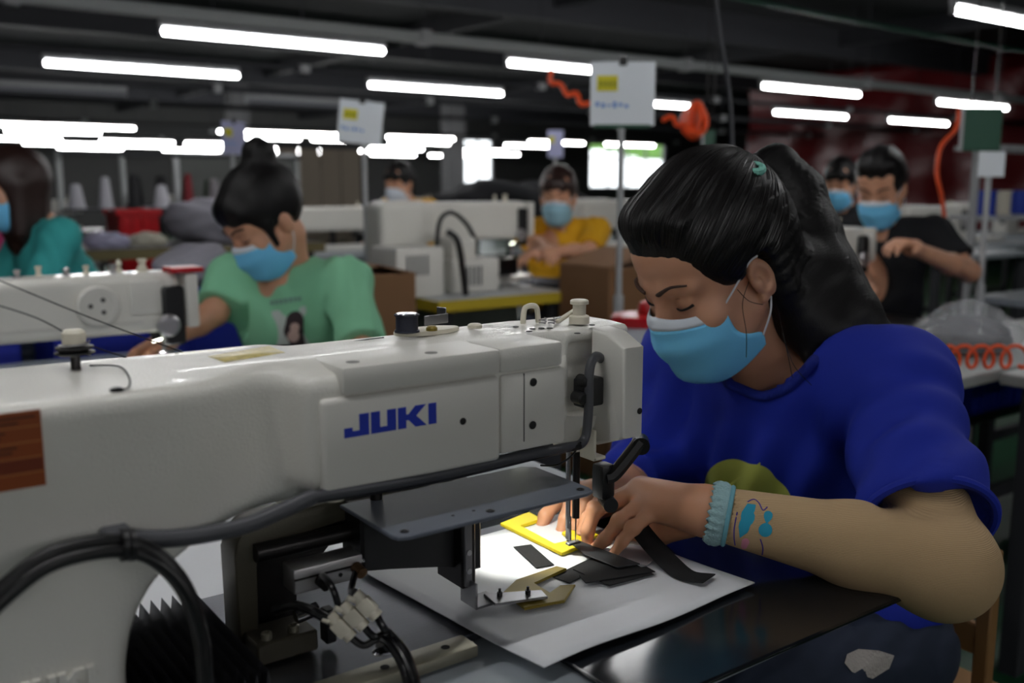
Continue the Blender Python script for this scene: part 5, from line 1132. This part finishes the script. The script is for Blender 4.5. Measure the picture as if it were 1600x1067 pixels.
# hanging green boards and orange hoses
def green_board(label, x0, y0, x1, y1, D):
    a, b = AT(x0, y0, D), AT(x1, y1, D); w_ = (x1 - x0) * D / FPX; h_ = (y1 - y0) * D / FPX; c = AT((x0 + x1) / 2, y0, D)
    M_ = Matrix.Translation(V(c)) @ Matrix.Rotation(YC, 4, 'Z'); t = thing('hanging_board', label, 'board', tuple(c))
    obj('board', bx(B(), (-w_ / 2, -.006, -h_), (w_ / 2, .006, 0), .002, 1, M_), GREENB, t); obj('white_edge', bx(B(), (-w_ / 2 - .008, -.007, -h_), (-w_ / 2, .007, 0), 0, 1, M_), FIXM, t)
    for s in (-.3, .3): obj('hanger_wire', cyl(B(), M_ @ Vector((s * w_, 0, 0)), M_ @ Vector((s * w_, 0, ZC - c[2])), .003, n=5), DSTEEL, t)
green_board('green hanging board at the upper right', 1507, 168, 1567, 235, 3.6)
green_board('small green hanging board behind the ponytail', 1100, 203, 1117, 238, 5.0)
def hose(label, pts, r=.009): return tag(obj('air_hose', tube(B(), pts, r, 8, 6), ORANGEH), label, 'hose', 'orange air hoses')
hose('orange coiled hose hanging left of the white card', [AT(862, 108, 4.4), AT(860, 128, 4.4), AT(876, 132, 4.42), AT(886, 148, 4.4), AT(900, 146, 4.42), AT(908, 163, 4.4), AT(924, 160, 4.42)], .012)
cx_ = AT(1086, 188, 4.4); pts = []
for k in range(60): a = k * .8; pts.append(cx_ + RT * .055 * math.cos(a) * (.6 + .4 * math.sin(k * .37)) + UP * .075 * math.sin(a) + FW * (.05 * math.sin(k * .5)))
hose('orange hose wound into a bundle right of the white card', pts, .008)
hose('orange hose trailing into the bundle right of the white card', [AT(1035, 188, 4.4), AT(1050, 182, 4.4), AT(1058, 196, 4.4), AT(1072, 186, 4.4)], .010)
hose('orange hose hanging from the lamp in front of the red tarpaulin', [AT(1498, 172, 3.6), AT(1494, 200, 3.6), AT(1470, 230, 3.6), AT(1464, 270, 3.6), AT(1472, 310, 3.6), AT(1476, 345, 3.6)], .008)
tag(obj('power_cable', tube(B(), [AT(1116, -20, 2.4), AT(1126, 60, 2.4), AT(1136, 120, 2.4), AT(1143, 190, 2.4), AT(1146, 330, 2.4)], .006, 6, 6), DBEAM), 'dark cable hanging from the ceiling above the ponytail', 'cable')
# red-lidded tub behind the front machine
c = ONZ(1000, 510, .83)
table('table behind the front machine carrying the tub', c[0] - .6, c[1] - .35, c[0] + .24, c[1] + .30, .76)
tb_ = thing('tub', 'white tub with a red lid between the machine nose and the mask', 'tub', (c[0], c[1], .76))
obj('tub_body', lathe(B(), (c[0], c[1], .76), (0, 0, 1), [(.062, 0), (.068, .004), (.072, .075), (.07, .078), (.01, .078)], 28), mat('tub_white', (196, 198, 204), .4), tb_)
ld2 = obj('lid', lathe(B(), (c[0], c[1], .835), (0, 0, 1), [(.077, 0), (.078, .004), (.078, .022), (.074, .027), (.03, .028), (.002, .028)], 30), REDP, tb_)
obj('lid_cap', lathe(B(), (c[0] + .03, c[1] - .01, .862), (0, 0, 1), [(.036, 0), (.036, .018), (.03, .032), (.016, .037), (.002, .037)], 22), REDP, ld2)
# ------------------------------------------------------------------ right side
machine('white sewing machine with a lit needle beside the man in black', 2.93, 2.06, .76, L=.62, lamp=True, h=(.17, .30))
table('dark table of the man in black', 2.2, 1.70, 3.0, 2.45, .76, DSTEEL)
RT_ = mat('white_top', (150, 152, 150), .45)
table('white table at the right edge carrying a plastic bag', 2.07, 1.16, 3.3, 1.58, .76, RT_)
table('white table in the right corner under the orange coil', 2.26, .70, 3.3, 1.14, .76, RT_)
c = ONZ(1512, 540, .775)
bg_ = bundle('dark cloth pieces inside the clear plastic bag', (c[0], c[1], .80), (.13, .10, .045), DARKCLOTH, 51)
p = [ell(c + np.array([0, 0, .035]), (.17, .125, .06), .03), ell(c + np.array([-.01, 0, .075]), (.075, .06, .045), .05), half((c[0], c[1], .764), (0, 0, -1), .005)]
tag(sdf_obj('plastic_bag', [(p, c - .22, c + .22, .007, lambda P: .006 * np.sin(P[..., 0] * 70 + 4 * np.sin(P[..., 2] * 60)) * np.sin(P[..., 1] * 55))], BAG), 'clear plastic bag heaped on the white table at the right edge', 'bag')
pts = []
a0, a1 = ONZ(1478, 575, .775), ONZ(1600, 575, .775)
for k in range(70): t_ = k / 69; a = k * .42; q = a0 * (1 - t_) + a1 * t_; pts.append(q + RT * .02 * math.sin(a) + np.array([0, 0, .027 + .026 * math.cos(a)]))
hose('orange coiled hose lying along the white table at the right edge', pts, .0045)
crate('blue plastic crate under the table behind the plastic bag', (3.05, 1.62, .45), (3.5, 1.9, .70)); table('low bench under the right blue crate', 2.9, 1.60, 3.6, 1.95, .45, DSTEEL)
table('grey table behind the plastic bag with a white machine', 3.62, 1.05, 4.8, 1.95, .78, TABLE); machine('white sewing machine cut by the right edge', 4.15, 1.62, .78, L=.45)
c = AT(1520, 330, 3.9); rk = thing('spool_rack', 'steel rack with blue spools at the right edge', 'rack', (c[0], c[1], 0))
for dx in (0, .7): obj('upright', bx(B(), (c[0] + dx - .012, c[1] - .012, 0), (c[0] + dx + .012, c[1] + .012, 1.38)), FIXM, rk)
for z in (1.08, 1.36): obj('shelf_bar', bx(B(), (c[0], c[1] - .1, z - .02), (c[0] + .7, c[1] + .1, z)), FIXM, rk)
for k, dx in enumerate((.10, .22, .36)): tag(obj('blue_spool', lathe(B(), (c[0] + dx, c[1], 1.08), (0, 0, 1), [(.042, 0), (.042, .006), (.036, .008), (.036, .092), (.042, .094), (.042, .1), (.004, .1)], 18), mat('blue_thread', (30, 60, 170), .6) if k != 1 else PLASTIC), ['blue spool on the left of the rack', 'cream spool between the blue spools on the rack', 'blue spool on the right of the rack'][k], 'spool', 'spools on the right rack')
for k in range(3):
    c = AT((1450, 1520, 1590)[k], 330, (6.2, 7.3, 8.6)[k]); table('table before the red tarpaulin, %s of three' % ['first', 'second', 'third'][k], c[0] - .5, c[1] - .4, c[0] + .6, c[1] + .4, .78, TABLE); machine('white machine before the red tarpaulin, %s of three' % ['first', 'second', 'third'][k], c[0] + .3, c[1], .78, L=.6)
